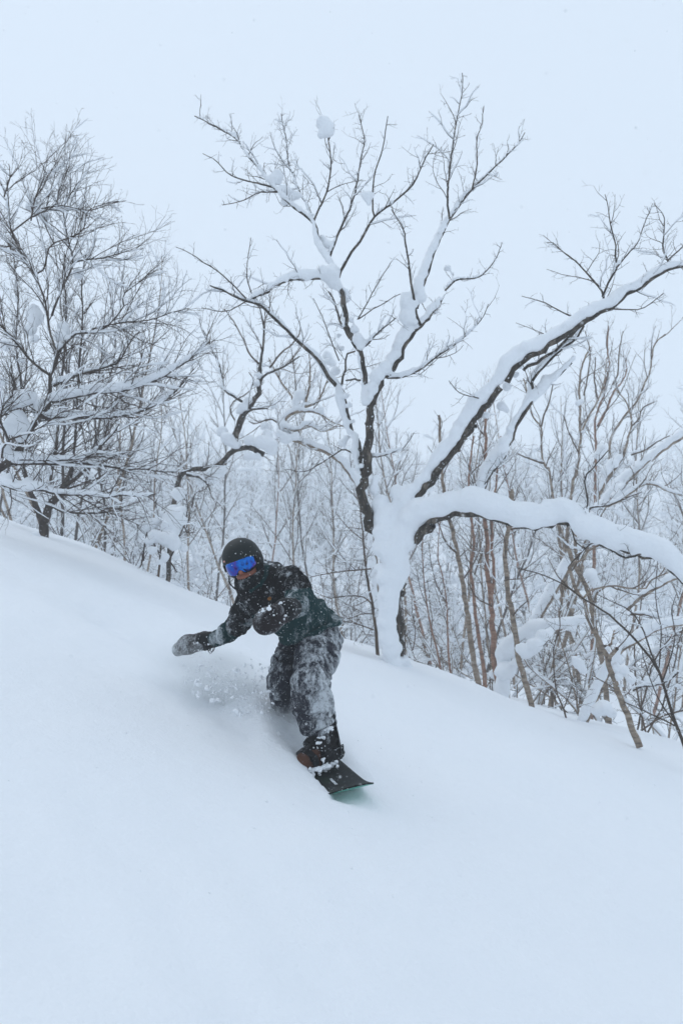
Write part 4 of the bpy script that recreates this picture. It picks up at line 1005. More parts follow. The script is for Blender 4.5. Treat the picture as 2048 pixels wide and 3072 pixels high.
# ------------------------------------------------------------------ the rider
def fabric(name, base, dust, dust_amt, fine=70.0, patch=7.0, attr=None, base2=None, rough=0.9, weave=260.0):
    m, nt, b = mat_new(name)
    col = base
    if attr:
        a = N(nt, 'ShaderNodeAttribute'); a.attribute_name = attr
        col = mixc(nt, a.outputs['Fac'], base, base2)
    tc = N(nt, 'ShaderNodeTexCoord'); mp = N(nt, 'ShaderNodeMapping'); mp.inputs['Rotation'].default_value = (0.3, 0.6, 0.2); mp.inputs['Scale'].default_value = (1.0, 1.0, 0.45)
    nt.links.new(tc.outputs['Object'], mp.inputs['Vector'])
    fr = N(nt, 'ShaderNodeAttribute'); fr.attribute_name = 'frost'  # snow frost, plus the leg shade painted into the trousers' dust
    p1 = noise(nt, patch, 5, 0.7, vec=mp.outputs[0]); p2 = noise(nt, fine * 1.6, 4, 0.8); p3 = noise(nt, 34.0, 5, 0.8, vec=mp.outputs[0])
    s = math_(nt, 'ADD', math_(nt, 'MULTIPLY', p1, 0.95), math_(nt, 'ADD', math_(nt, 'MULTIPLY', p2, 0.50), math_(nt, 'MULTIPLY', p3, 0.55)))
    f = math_(nt, 'MULTIPLY', math_(nt, 'SUBTRACT', math_(nt, 'ADD', s, fr.outputs['Fac']), 1.0 + 0.13 * (1 - dust_amt)), 4.0, clamp=True)
    f = math_(nt, 'MULTIPLY', f, 0.88)
    col = mixc(nt, f, col, dust)
    col = mixc(nt, speck(nt, 120.0, 0.70, 0.02), col, SNOW)
    nt.links.new(col, b.inputs['Base Color'])
    b.inputs['Roughness'].default_value = rough; b.inputs['Specular IOR Level'].default_value = 0.15
    h = math_(nt, 'ADD', noise(nt, weave, 2), math_(nt, 'MULTIPLY', noise(nt, 18.0, 4, 0.6), 3.0))
    bump(nt, b, h, 0.55, 0.012)
    return m

def plain(name, col, rough=0.5, specks=None, metallic=0.0, spec=0.4):
    m, nt, b = mat_new(name)
    c = mixc(nt, noise(nt, 40.0, 3), tuple(x * 0.8 for x in col), tuple(x * 1.2 for x in col))
    if specks: c = mixc(nt, speck(nt, specks[0], specks[1]), c, SNOW)
    nt.links.new(c, b.inputs['Base Color']); b.inputs['Roughness'].default_value = rough
    b.inputs['Metallic'].default_value = metallic; b.inputs['Specular IOR Level'].default_value = spec
    return m

DUST = (0.60, 0.64, 0.67)
M['jacket'] = fabric('jacket_cloth', (0.0075, 0.0068, 0.0075), DUST, 0.60, 80.0, 10.0, 'teal', (0.008, 0.034, 0.036))
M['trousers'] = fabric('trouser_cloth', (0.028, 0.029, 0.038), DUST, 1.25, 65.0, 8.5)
M['mitten'] = fabric('mitten_leather', (0.018, 0.013, 0.014), DUST, 0.85, 60.0, 11.0, rough=0.7)
M['mitten_frost'] = fabric('mitten_frosted', (0.030, 0.026, 0.025), DUST, 1.7, 60.0, 9.0, rough=0.7)
M['gaiter'] = fabric('gaiter_cloth', (0.010, 0.011, 0.012), DUST, 0.80, 70.0, 14.0)
M['black'] = plain('black_plastic', (0.006, 0.006, 0.0065), 0.6, (85.0, 0.66), spec=0.15)
M['boot'] = fabric('boot_leather', (0.011, 0.010, 0.010), DUST, 0.42, 60.0, 9.0, 'brown', (0.088, 0.036, 0.020), rough=0.6)
M['skin'] = plain('skin', (0.30, 0.105, 0.065), 0.5)
M['helmet'] = plain('helmet_shell', (0.0045, 0.008, 0.008), 0.55, (75.0, 0.725), spec=0.22)
M['brass'] = plain('brass', (0.25, 0.11, 0.03), 0.4, None, 0.6)
M['tag_print'] = plain('helmet_badge', (0.55, 0.30, 0.26), 0.6)
M['snow_clump'] = snow_mat('snow_clump', 120.0, 0.4)

def lens_mat():
    m, nt, b = mat_new('goggle_lens')
    f = noise(nt, 17.0, 4, 0.6); g = noise(nt, 34.0, 3, 0.6)
    col = ramp(nt, f, [(0.28, (0.002, 0.020, 0.20)), (0.44, (0.006, 0.15, 0.52)), (0.55, (0.006, 0.07, 0.40)), (0.64, (0.10, 0.03, 0.25)), (0.74, (0.34, 0.05, 0.12))])
    col = mixc(nt, math_(nt, 'MULTIPLY', math_(nt, 'SUBTRACT', g, 0.60), 9.0, clamp=True), col, (0.015, 0.012, 0.10))
    nt.links.new(col, b.inputs['Base Color']); b.inputs['Metallic'].default_value = 0.95; b.inputs['Roughness'].default_value = 0.09
    b.inputs['Coat Weight'].default_value = 0.15; b.inputs['Coat Roughness'].default_value = 0.05
    return m
M['lens'] = lens_mat()

GND = P(1000, 2150, 5.0); GND[2] = float(ground_z(GND[0], GND[1]))
person = None
Z = Z1
zp = lambda px, Y=4.9: px * 0.4464 * Y / F           # zoom pixels to metres

# joints
HIP_L, KNEE_L = Z(1080, 800, 5.10), Z(1000, 1085, 4.76)
HIP_R, KNEE_R = Z(905, 850, 5.18), Z(808, 1085, 5.02)
TOE = nrm(-BW * math.cos(math.radians(24)) + BD * math.sin(math.radians(24)))
SIDE = nrm(np.cross(BN, TOE))
def boot_pt(foot, t, n, s=0.0): return foot + TOE * t + BN * n + SIDE * s
ANK_L, ANK_R = boot_pt(B_FOOT, -0.055, 0.13), boot_pt(B_REAR, -0.055, 0.13)
SH_L, EL_L, WR_L = Z(872, 402, 4.83), Z(955, 545, 4.65), Z(868, 598, 4.50)
SH_R, EL_R, WR_R = Z(605, 530, 5.00), Z(520, 705, 5.16), Z(365, 806, 5.33)
NECK = Z(655, 410, 4.92)
HC = Z(556, 283, 4.86)                                # skull centre
HU = nrm(np.array([-0.36, -0.14, 0.93])); HFt = np.array([-0.10, -0.97, -0.16]); HF = nrm(HFt - HU * (HFt @ HU)); HX = nrm(np.cross(HF, HU))
if HX[0] < 0: HX = -HX
def hd(x, f, u): return HC + HX * x + HF * f + HU * u
HR = np.array([HX, HF, HU])

def disp_mesh(name, v, q, fn, origin):
    n = vert_normals(v, q); v2 = v + n * fn(v)[:, None]
    return v2, make_mesh(name, v2 - origin, [q])

def zcoord(v):
    """zoom-picture coordinates of points (used to place seams and colour blocks on the garment)"""
    r = v - CAM; f = np.array([0, math.cos(PITCH), math.sin(PITCH)]); u = np.array([0, -math.sin(PITCH), math.cos(PITCH)])
    d = r @ f
    return (1024 + r[:, 0] / d * F - 480) / 0.4464, (1536 - (r @ u) / d * F - 1560) / 0.4464

def seg_t(v, a, b):
    ba = b - a; t = ((v - a) @ ba) / (ba @ ba); tc = np.clip(t, 0, 1)
    return t, np.linalg.norm(v - a - tc[:, None] * ba, axis=1)

def build_body():
    global person
    S = SDF(GND + [-0.85, -0.75, -0.02], GND + [0.45, 0.75, 1.35], 0.0075)
    S.ell(hd(0, 0.0, 0.005), (0.074, 0.092, 0.105), HR, 0.02); S.ell(hd(0, 0.045, -0.075), (0.046, 0.045, 0.045), HR, 0.03)
    S.cone(hd(0, 0.083, 0.005), hd(0, 0.112, -0.035), 0.010, 0.016, 0.012)               # nose
    S.ell(hd(0, 0.088, -0.068), (0.026, 0.012, 0.008), HR, 0.008)                        # lips
    for s in (-1, 1): S.ell(hd(s * 0.032, 0.083, 0.012), (0.014, 0.010, 0.010), HR, 0.006); S.ell(hd(s * 0.076, -0.01, -0.005), (0.010, 0.02, 0.032), HR, 0.008)
    S.cone(hd(0, -0.015, -0.05), NECK, 0.052, 0.058, 0.03)
    S.chain([NECK, Z(740, 490, 4.98), Z(870, 610, 5.06), Z(1000, 730, 5.12)], [0.07, 0.105, 0.10, 0.105], 0.05)
    S.chain([NECK, SH_L, EL_L, WR_L, Z(740, 655, 4.40)], [0.05, 0.050, 0.042, 0.030, 0.034], 0.03)
    S.chain([NECK, SH_R, EL_R, WR_R, Z(200, 838, 5.39)], [0.05, 0.050, 0.042, 0.030, 0.030], 0.03)
    S.chain([Z(1020, 750, 5.12), HIP_L, KNEE_L, ANK_L, boot_pt(B_FOOT, -0.05, 0.06)], [0.09, 0.085, 0.062, 0.045, 0.042], 0.03)
    S.chain([Z(960, 780, 5.14), HIP_R, KNEE_R, ANK_R, boot_pt(B_REAR, -0.05, 0.06)], [0.08, 0.075, 0.060, 0.042, 0.042], 0.03)
    S.cone(boot_pt(B_FOOT, -0.05, 0.06), boot_pt(B_FOOT, 0.12, 0.045), 0.035, 0.03, 0.02); S.cone(boot_pt(B_REAR, -0.05, 0.06), boot_pt(B_REAR, 0.12, 0.045), 0.035, 0.03, 0.02)
    v, q = S.extract(); v = relax(v, q, 1)
    person = link('person', make_mesh('person', v - GND, [q]), M['skin']); person.location = GND
    tag(person, 'snowboarder leaning into a turn, black and teal jacket, grey trousers, goggles', 'person')

def build_jacket():
    S = SDF(GND + [-0.75, -0.75, 0.25], GND + [0.42, 0.60, 1.25], 0.006)
    ta = nrm(Z(1000, 730, 5.1) - Z(700, 440, 4.95)); wid = nrm(np.cross(ta, np.array([0.25, -0.95, 0.1])))
    S.chain([Z(705, 425, 4.93), Z(745, 490, 4.96), Z(855, 590, 5.04), Z(960, 690, 5.09), Z(1045, 765, 5.12)], [0.088, 0.112, 0.122, 0.132, 0.145], 0.05, (wid, 0.88))
    S.cone(Z(700, 440, 4.93), SH_L, 0.085, 0.070, 0.06); S.cone(Z(690, 450, 4.95), SH_R, 0.085, 0.068, 0.06)
    S.chain([SH_L, Z(920, 465, 4.74), EL_L], [0.072, 0.070, 0.066], 0.035); S.chain([EL_L, WR_L], [0.066, 0.049], 0.02)
    S.chain([SH_R, Z(556, 640, 5.10), EL_R], [0.072, 0.070, 0.060], 0.035); S.chain([EL_R, Z(450, 760, 5.24), WR_R], [0.058, 0.050, 0.041], 0.02)
    # collar and the bunched hood behind the neck
    c0 = hd(0.012, -0.03, -0.115); ax = nrm(HU * 0.8 + HF * 0.35); e1 = nrm(HX - ax * (HX @ ax)); e2 = np.cross(ax, e1)
    ring = [c0 + e1 * 0.088 * math.cos(a) + e2 * 0.092 * math.sin(a) for a in np.linspace(0, 2 * math.pi, 19)]
    S.chain(ring, [0.021] * 19, 0.03); S.chain([p - ax * 0.035 + np.array([0.012, 0.01, 0]) for p in ring], [0.026] * 19, 0.035)
    S.ell(Z(715, 335, 4.99), (0.062, 0.055, 0.050), None, 0.04); S.ell(Z(675, 300, 4.97), (0.030, 0.05, 0.032), None, 0.03); S.ell(Z(780, 345, 4.96), (0.05, 0.05, 0.035), None, 0.04)
    # open hem: cut across the hips, hollow below
    hn = nrm(Z(1130, 1000, 5.1) - Z(1010, 720, 5.1)); hc = Z(1040, 765, 5.08)
    S.plane_cut(hc, hn, 0.012)
    hem = [hc + (nrm(np.cross(hn, [0.2, -1, 0])) * math.cos(a) * 0.160 + nrm(np.cross(hn, np.cross(hn, [0.2, -1, 0]))) * math.sin(a) * 0.140) - hn * 0.012 for a in np.linspace(0, 2 * math.pi, 25)]
    S.chain(hem, [0.013] * 25, 0.02)
    S.cone(WR_R + nrm(WR_R - EL_R) * 0.02, WR_R + nrm(WR_R - EL_R) * 0.12, 0.036, 0.036, 0.006, cut=True)
    v, q = S.extract(); v = relax(v, q, 2)
    def fn(v):
        d = 0.005 * fbm(v * 11, 4, 3) + 0.008 * (0.6 - 2 * np.abs(fbm(v * np.array([17, 17, 8]) + 3, 6, 2)))
        for a, b, f, s in ((EL_R, WR_R, 0.027, 0.0075), (SH_R, EL_R, 0.055, 0.006), (EL_L, WR_L, 0.035, 0.007), (SH_L, EL_L, 0.05, 0.006)):
            t, dist = seg_t(v, a, b); L = np.linalg.norm(b - a)
            m = smoothstep(-0.1, 0.15, t) * (1 - smoothstep(0.95, 1.15, t)) * (1 - smoothstep(0.075, 0.11, dist))
            d = d + m * s * np.sin(t * L / f * 2 * math.pi + 3.2 * vnoise(v * 9, 12) + 1.5 * vnoise(v * 23, 13))
        t, dist = seg_t(v, Z(700, 440, 4.9), Z(1040, 765, 5.08))
        d = d + smoothstep(0.5, 0.75, t) * 0.006 * np.sin(t * 34 + 5 * vnoise(v * 5, 15)) * (dist < 0.2)
        zx, zy = zcoord(v)
        # sewn line where the black yoke meets the teal cloth, and the pouch pocket welt
        d = d - 0.005 * np.exp(-((zy - (650 - (zx - 600) * 0.395)) / 9) ** 2) * (t > 0.1) * (dist < 0.19) * ((zx > 560) & (zx < 1060))
        return d
    v2, me = disp_mesh('jacket', v, q, fn, GND)
    zx, zy = zcoord(v2)
    tor = (zy > 650 - (zx - 600) * 0.395)
    tL, dL = seg_t(v2, SH_L, EL_L); tL2, dL2 = seg_t(v2, EL_L, WR_L); tR, dR = seg_t(v2, SH_R, EL_R); tR2, dR2 = seg_t(v2, EL_R, WR_R)
    armL = (np.minimum(dL, dL2) < 0.086) & (v2[:, 1] < 4.90); armR = (np.minimum(dR, dR2) < 0.080) & (zx < 620)
    teal = np.where(armL, (zy > 462 - (zx - 940) * 0.10) & (dL2 <= dL + 0.035), np.where(armR, tR2 > 0.12, tor)).astype(np.float32)
    zc = np.linalg.norm(v2 - (hd(0.012, -0.03, -0.115)), axis=1); teal = np.where((zc < 0.118) & (zx > 600), 1.0, teal).astype(np.float32)
    at = me.attributes.new('teal', 'FLOAT', 'POINT'); at.data.foreach_set('value', teal)
    fro_shade = 0.16 * np.clip(tL2 * 2, 0, 1) * (dL2 < 0.085) * (v2[:, 1] < 4.85) + 0.12 * np.clip(tR2 * 2, 0, 1) * (dR2 < 0.075) * (zx < 560)
    fro_shade = fro_shade + 0.09 * np.exp(-((zy - (300 + 0.0 * zx)) / 45) ** 2) + 0.05 * ((zx > 1060) & (zy > 500)) - 0.05 * ((zx > 640) & (zx < 900) & (zy > 640) & (tL2 < 0))
    fro_shade = fro_shade - 0.07 * ((zx > 610) & (zx < 900) & (zy > 370) & (zy < 660) & ~armL)
    at = me.attributes.new('frost', 'FLOAT', 'POINT'); at.data.foreach_set('value', fro_shade.astype(np.float32))
    return link('jacket', me, M['jacket'], person), v2, q

def build_trousers():
    S = SDF(GND + [-0.50, -0.55, 0.02], GND + [0.42, 0.60, 0.85], 0.006)
    S.ell(Z(1030, 770, 5.13), (0.135, 0.12, 0.12), None, 0.05)
    S.chain([HIP_L, Z(1042, 945, 4.92), KNEE_L], [0.116, 0.114, 0.087], 0.03)
    S.chain([KNEE_L, Z(1022, 1220, 4.80), Z(1050, 1330, 4.85), Z(1092, 1405, 4.88)], [0.093, 0.107, 0.098, 0.074], 0.03)
    S.cone(Z(960, 800, 5.14), HIP_R, 0.09, 0.085, 0.03); S.chain([HIP_R, Z(836, 965, 5.08), KNEE_R], [0.085, 0.082, 0.076], 0.010)
    S.chain([KNEE_R, Z(838, 1215, 5.14), Z(885, 1330, 5.26), boot_pt(B_REAR, -0.05, 0.22)], [0.076, 0.076, 0.070, 0.064], 0.010)
    S.cone(Z(785, 1060, 4.99), Z(772, 1100, 5.0), 0.034, 0.03, 0.02)
    S.cone(Z(765, 915, 5.03), Z(790, 945, 5.03), 0.012, 0.02, 0.012)
    v, q = S.extract(); v = relax(v, q, 2)
    def fn(v):
        d = 0.008 * fbm(v * 8, 21, 3) + 0.010 * (0.6 - 2 * np.abs(fbm(v * np.array([15, 15, 9]), 22, 3)))
        for a, b, f, s in ((HIP_L, KNEE_L, 0.075, 0.005), (KNEE_L, Z(1092, 1405, 4.88), 0.06, 0.008), (HIP_R, KNEE_R, 0.07, 0.005), (KNEE_R, ANK_R, 0.06, 0.007)):
            t, dist = seg_t(v, a, b); L = np.linalg.norm(b - a)
            m = smoothstep(-0.1, 0.2, t) * (1 - smoothstep(0.95, 1.1, t)) * (1 - smoothstep(0.12, 0.16, dist))
            d = d + m * s * np.sin(t * L / f * 2 * math.pi + 5.0 * vnoise(v * 6, 25) + 2 * vnoise(v * 15, 26))
        t, dist = seg_t(v, KNEE_L, Z(1092, 1405, 4.88))
        return d - 0.012 * np.exp(-((t - 0.02) / 0.09) ** 2) * (v[:, 0] > KNEE_L[0] + 0.02)
    v2, me = disp_mesh('trousers', v, q, fn, GND)
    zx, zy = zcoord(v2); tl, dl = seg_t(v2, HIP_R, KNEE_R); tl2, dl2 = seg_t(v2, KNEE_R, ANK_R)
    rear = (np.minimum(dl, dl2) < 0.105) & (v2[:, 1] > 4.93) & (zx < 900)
    fro_shade = np.where(rear, -0.02 - 0.16 * smoothstep(800, 870, zx), 0.03 + 0.05 * smoothstep(1000, 1120, zx) - 0.06 * smoothstep(1130, 1230, zy) * (zx < 1000))  # rear leg's shade by the gap painted as thinner dust; front leg frosted
    at = me.attributes.new('frost', 'FLOAT', 'POINT'); at.data.foreach_set('value', fro_shade.astype(np.float32))
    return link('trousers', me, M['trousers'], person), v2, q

def simple_part(name, ops, mat, parent, vox=0.004, rel=1, amp=0.0015, sc=25, pad=0.02, attr=None, origin=None):
    """ops: list of callables on an SDF; bounds from sample points in ops[0]"""
    lo, hi = ops[0]
    S = SDF(np.asarray(lo) - pad, np.asarray(hi) + pad, vox)
    for f in ops[1:]: f(S)
    v, q = S.extract(); v = relax(v, q, rel); n = vert_normals(v, q); v = v + n * (amp * fbm(v * sc, 41, 3))[:, None]
    o = GND if origin is None else origin
    me = make_mesh(name, v - o, [q])
    if attr is not None:
        a = me.attributes.new(attr[0], 'FLOAT', 'POINT'); a.data.foreach_set('value', attr[1](v).astype(np.float32))
    return link(name, me, mat, parent), v, q

build_body()
jacket, jv, jq = build_jacket()
trousers, tv_, tq = build_trousers()

# mittens
ml = [Z(868, 600, 4.50), Z(805, 632, 4.44), Z(732, 672, 4.39), Z(700, 694, 4.37)]
mitL, mlv, mlq = simple_part('mitten', [(np.min(ml, 0) - .09, np.max(ml, 0) + .09),
    lambda S: S.chain(ml, [0.040, 0.050, 0.062, 0.056], 0.03, (nrm(np.array([0.3, -1, 0.2])), 1.15)),
    lambda S: S.cone(Z(815, 606, 4.42), Z(750, 610, 4.34), 0.026, 0.023, 0.02),
    lambda S: S.cone(Z(750, 610, 4.34), Z(708, 640, 4.32), 0.023, 0.018, 0.012)], M['mitten'], person, 0.005, 1, 0.004, 18)
cufL, clv, clq = simple_part('mitten_cuff', [(WR_L - .09, WR_L + .09),
    lambda S: S.cone(Z(880, 594, 4.52), Z(838, 606, 4.46), 0.055, 0.060, 0.01),
    lambda S: S.cone(Z(838, 606, 4.46), Z(825, 612, 4.45), 0.060, 0.054, 0.01)], M['black'], mitL, 0.005, 1, 0.004, 30)
mr = [Z(330, 815, 5.345), Z(270, 818, 5.37), Z(190, 838, 5.39), Z(128, 868, 5.40)]
mitR, mrv, mrq = simple_part('mitten', [(np.min(mr, 0) - .09, np.max(mr, 0) + .09),
    lambda S: S.chain(mr, [0.044, 0.050, 0.058, 0.044], 0.03, (nrm(np.array([0.1, -1, 0.5])), 1.35)),
    lambda S: S.cone(Z(285, 835, 5.33), Z(225, 868, 5.31), 0.024, 0.020, 0.02)], M['mitten_frost'], person, 0.005, 1, 0.004, 18)
cufR, crv, crq = simple_part('mitten_cuff', [(WR_R - .10, WR_R + .10),
    lambda S: S.cone(Z(368, 803, 5.33), Z(300, 812, 5.36), 0.046, 0.056, 0.01),
    lambda S: S.cone(Z(300, 812, 5.36), Z(288, 814, 5.365), 0.056, 0.050, 0.01)], M['black'], mitR, 0.005, 1, 0.005, 35)
tb = Tubes()
for k, (x0, x1, dp) in enumerate(((318, 362, 80), (328, 372, 66), (308, 350, 58))):
    a = np.linspace(0, math.pi, 9); pts = np.array([Z(x0 + (x1 - x0) * (1 - math.cos(t)) / 2, 832 + math.sin(t) * dp * 0.8, 5.30 - 0.008 * k) for t in a]); tb.add(pts, np.full(9, 0.0024), 5)
link('tether_cord', tb.mesh('tether_cord', GND), M['black'], mitR)

# helmet, goggles, gaiter
def helm(S):
    S.ell(hd(0, -0.012, 0.024), (0.106, 0.126, 0.110), HR, 0.01)
    S.ell(hd(0, -0.03, -0.02), (0.103, 0.105, 0.075), HR, 0.03)
    S.box(hd(0, 0.13, -0.075), (0.14, 0.085, 0.088), HR, 0.03, 0.012, cut=True)     # face opening
    S.plane_cut(hd(0, -0.02, -0.072), -HU + HF * 0.1, 0.01)
    S.ell(hd(0, 0.0, 0.0), (0.090, 0.105, 0.095), HR, 0.008, cut=True)
    S.chain([hd(0.098 * math.sin(a), -0.012 + 0.122 * math.cos(a), 0.030 - 0.004 * abs(math.sin(a))) for a in np.linspace(-1.25, 1.25, 15)], [0.006] * 15, 0.008)
helmet, hv, hq = simple_part('helmet', [(HC - .16, HC + .16), helm], M['helmet'], person, 0.0042, 2, 0.0)
def goggle(name, th, top, bot, a, b, thick, mat, parent, notch=0.022, edge=0.0):
    nu, nv = 41, 12; V = []; 
    for layer in (0, 1):
        for j in range(nv):
            for i in range(nu):
                t = (i / (nu - 1) * 2 - 1); ang = math.radians(th) * t; x = a * math.sin(ang)
                tp = top - 0.010 * abs(t) ** 4; bt = bot + notch * math.exp(-(x / 0.018) ** 2) + 0.020 * abs(t) ** 3.5
                s = j / (nv - 1); u = bt + (tp - bt) * s
                bul = 0.006 * (1 - (2 * s - 1) ** 2) if layer == 0 else 0
                f = b * math.cos(ang) + bul - layer * thick
                V.append(hd(x * (1 - 0.02 * layer), f, u))
    V = np.array(V); q = []
    n = nu * nv
    for j in range(nv - 1):
        for i in range(nu - 1):
            k = j * nu + i; q.append((k, k + 1, k + nu + 1, k + nu)); q.append((n + k, n + k + nu, n + k + nu + 1, n + k + 1))
    for i in range(nu - 1):
        q.append((i, n + i, n + i + 1, i + 1)); k = (nv - 1) * nu + i; q.append((k, k + 1, n + k + 1, n + k))
    for j in range(nv - 1):
        k = j * nu; q.append((k, k + nu, n + k + nu, n + k)); k = j * nu + nu - 1; q.append((k, n + k, n + k + nu, k + nu))
    return link(name, make_mesh(name, V - GND, [np.array(q)]), mat, parent)
goggles = goggle('goggles', 64, 0.034, -0.052, 0.096, 0.120, 0.028, M['black'], person, 0.020)
lens = goggle('lens', 61, 0.029, -0.046, 0.096, 0.1245, 0.006, M['lens'], goggles, 0.022)
def strap_band(name, r_x, r_f, c_f, u0, u1, a0, a1, mat, parent, n=26, th=0.003, tilt=0.0):
    V = []; q = []
    for i in range(n):
        a = a0 + (a1 - a0) * i / (n - 1)
        for rr in (0, th):
            for u in (u0, u1): V.append(hd((r_x + rr) * math.sin(a), c_f + (r_f + rr) * math.cos(a), u + tilt * math.cos(a)))
    for i in range(n - 1):
        k = i * 4; m_ = k + 4
        q += [(k + 2, m_ + 2, m_ + 3, k + 3), (k, k + 1, m_ + 1, m_), (k + 1, k + 3, m_ + 3, m_ + 1), (k, m_, m_ + 2, k + 2)]
    return link(name, make_mesh(name, np.array(V) - GND, [np.array(q)]), mat, parent)
strap_band('strap', 0.1075, 0.127, -0.012, -0.016, 0.022, math.radians(58), math.radians(302), M['black'], goggles, 40)
b_ = hd(-0.083, 0.074, 0.036); 
strap_band('badge', 0.1068, 0.127, -0.012, 0.040, 0.050, math.radians(-47), math.radians(-38), M['tag_print'], helmet, 4, 0.002)
tb = Tubes()
for s, m_ in ((-1, 1.0), (1, 0.8)):
    tb.add(spline([hd(s * 0.100, 0.0, -0.045), hd(s * 0.098, 0.045, -0.085), hd(s * 0.060, 0.085, -0.125), hd(s * 0.01, 0.10, -0.140)], 10), np.full(10, 0.0042), 6)
link('chin_strap', tb.mesh('chin_strap', GND), M['black'], helmet)
gaiter, gv, gq = simple_part('neck_gaiter', [(hd(0, 0, -0.1) - .16, hd(0, 0, -0.1) + .16),
    lambda S: S.ell(hd(0.0, 0.035, -0.098), (0.074, 0.072, 0.050), HR, 0.02),
    lambda S: S.cone(hd(0.006, 0.0, -0.09), hd(0.02, -0.04, -0.16), 0.080, 0.076, 0.03),
    lambda S: S.box(hd(0.0, 0.10, -0.035), (0.10, 0.08, 0.040), HR, 0.02, 0.012, cut=True),
    lambda S: S.plane_cut(hd(0, 0, -0.052), HU - HF * 0.25, 0.01)], M['gaiter'], person, 0.005, 1, 0.004, 26)

# flaps, button and seams laid on the cloth
def patch(name, corners, vv, qq, mat, parent, lift=0.004, thick=0.004, nu=10, nv=8, puff=0.0):
    bv = BVHTree.FromPolygons([Vector(p) for p in vv], [tuple(int(i) for i in f) for f in qq])
    c = np.array(corners, float); V = []; ok = []
    for j in range(nv):
        for i in range(nu):
            s, t = i / (nu - 1), j / (nv - 1)
            z = (c[0] * (1 - s) + c[1] * s) * (1 - t) + (c[3] * (1 - s) + c[2] * s) * t
            d = nrm(Z(z[0], z[1], 5.0) - CAM); h = bv.ray_cast(Vector(CAM), Vector(d))
            if h[0] is None:
                hit = bv.find_nearest(Vector(Z(z[0], z[1], 4.9)))[0]; V.append(np.array(hit) - d * lift)
            else: V.append(np.array(h[0]) - d * (lift + puff * math.sin(math.pi * s) * math.sin(math.pi * t)))
    V = np.array(V); n = len(V); back = V + nrm(np.array([0, 1, 0])) * thick; q = []
    for j in range(nv - 1):
        for i in range(nu - 1):
            k = j * nu + i; q += [(k, k + nu, k + nu + 1, k + 1), (n + k, n + k + 1, n + k + nu + 1, n + k + nu)]
    ring = [i for i in range(nu)] + [j * nu + nu - 1 for j in range(1, nv)] + [(nv - 1) * nu + i for i in range(nu - 2, -1, -1)] + [j * nu for j in range(nv - 2, 0, -1)]
    for a, b in zip(ring, ring[1:] + ring[:1]): q.append((a, b, n + b, n + a))
    return link(name, make_mesh(name, np.vstack([V, back]) - GND, [np.array(q)]), mat, parent)
patch('pocket_flap', [(1092, 800), (1196, 842), (1180, 925), (1112, 862)], tv_, tq, M['trousers'], trousers, 0.006, 0.007)
patch('pocket_flap', [(752, 900), (800, 868), (802, 905), (775, 932)], tv_, tq, M['trousers'], trousers, 0.010, 0.006)
pk = patch('pouch_pocket', [(880, 742), (1052, 668), (1080, 712), (905, 800)], jv, jq, M['jacket'], jacket, 0.003, 0.006, 14, 8, 0.005)
pa = pk.data.attributes.new('teal', 'FLOAT', 'POINT'); pa.data.foreach_set('value', np.ones(len(pk.data.vertices), np.float32))
bb = Tubes(); bt = Z(735, 527, 4.9); bvj = BVHTree.FromPolygons([Vector(p) for p in jv], [tuple(int(i) for i in f) for f in jq])
hb = bvj.ray_cast(Vector(CAM), Vector(nrm(bt - CAM)))
if hb[0] is not None:
    c = np.array(hb[0]); d = nrm(CAM - c); bb.add(np.array([c - d * 0.004, c + d * 0.004, c + d * 0.0045]), np.array([0.0115, 0.0115, 0.002]), 14)
    link('button', bb.mesh('button', GND), M['brass'], jacket)

# boots
def boot(foot, name):
    lo = np.min([boot_pt(foot, t, n, s) for t in (-.16, .22) for n in (-.01, .34) for s in (-.1, .1)], 0); hi = np.max([boot_pt(foot, t, n, s) for t in (-.16, .22) for n in (-.01, .34) for s in (-.1, .1)], 0)
    leg = nrm((KNEE_L if name == 'L' else KNEE_R) - boot_pt(foot, -0.055, 0.13))
    def f(S):
        S.cone(boot_pt(foot, -0.075, 0.062), boot_pt(foot, 0.11, 0.055), 0.050, 0.046, 0.02)
        S.ell(boot_pt(foot, 0.135, 0.052), (0.050, 0.050, 0.036), np.array([TOE, SIDE, BN]), 0.02)
        S.cone(boot_pt(foot, -0.06, 0.08), boot_pt(foot, -0.06, 0.13) + leg * 0.14, 0.056, 0.066, 0.03)
        S.cone(boot_pt(foot, 0.05, 0.09), boot_pt(foot, -0.03, 0.16), 0.042, 0.045, 0.03)
        S.box(boot_pt(foot, 0.025, 0.022), (0.165, 0.052, 0.012), np.array([TOE, SIDE, BN]), 0.01, 0.008)
        S.plane_cut(boot_pt(foot, 0, 0.012), -BN, 0.004)
    br = lambda v: np.clip((((v - foot) @ TOE) - 0.045) / 0.01, 0, 1) * (((v - foot) @ BN) < 0.105)
    return simple_part('boot', [(lo, hi), f], M['boot'], person, 0.005, 1, 0.0015, 30, 0.02, ('brown', br))
bootL, blv, blq = boot(B_FOOT, 'L')
bootR, brv, brq = boot(B_REAR, 'R')

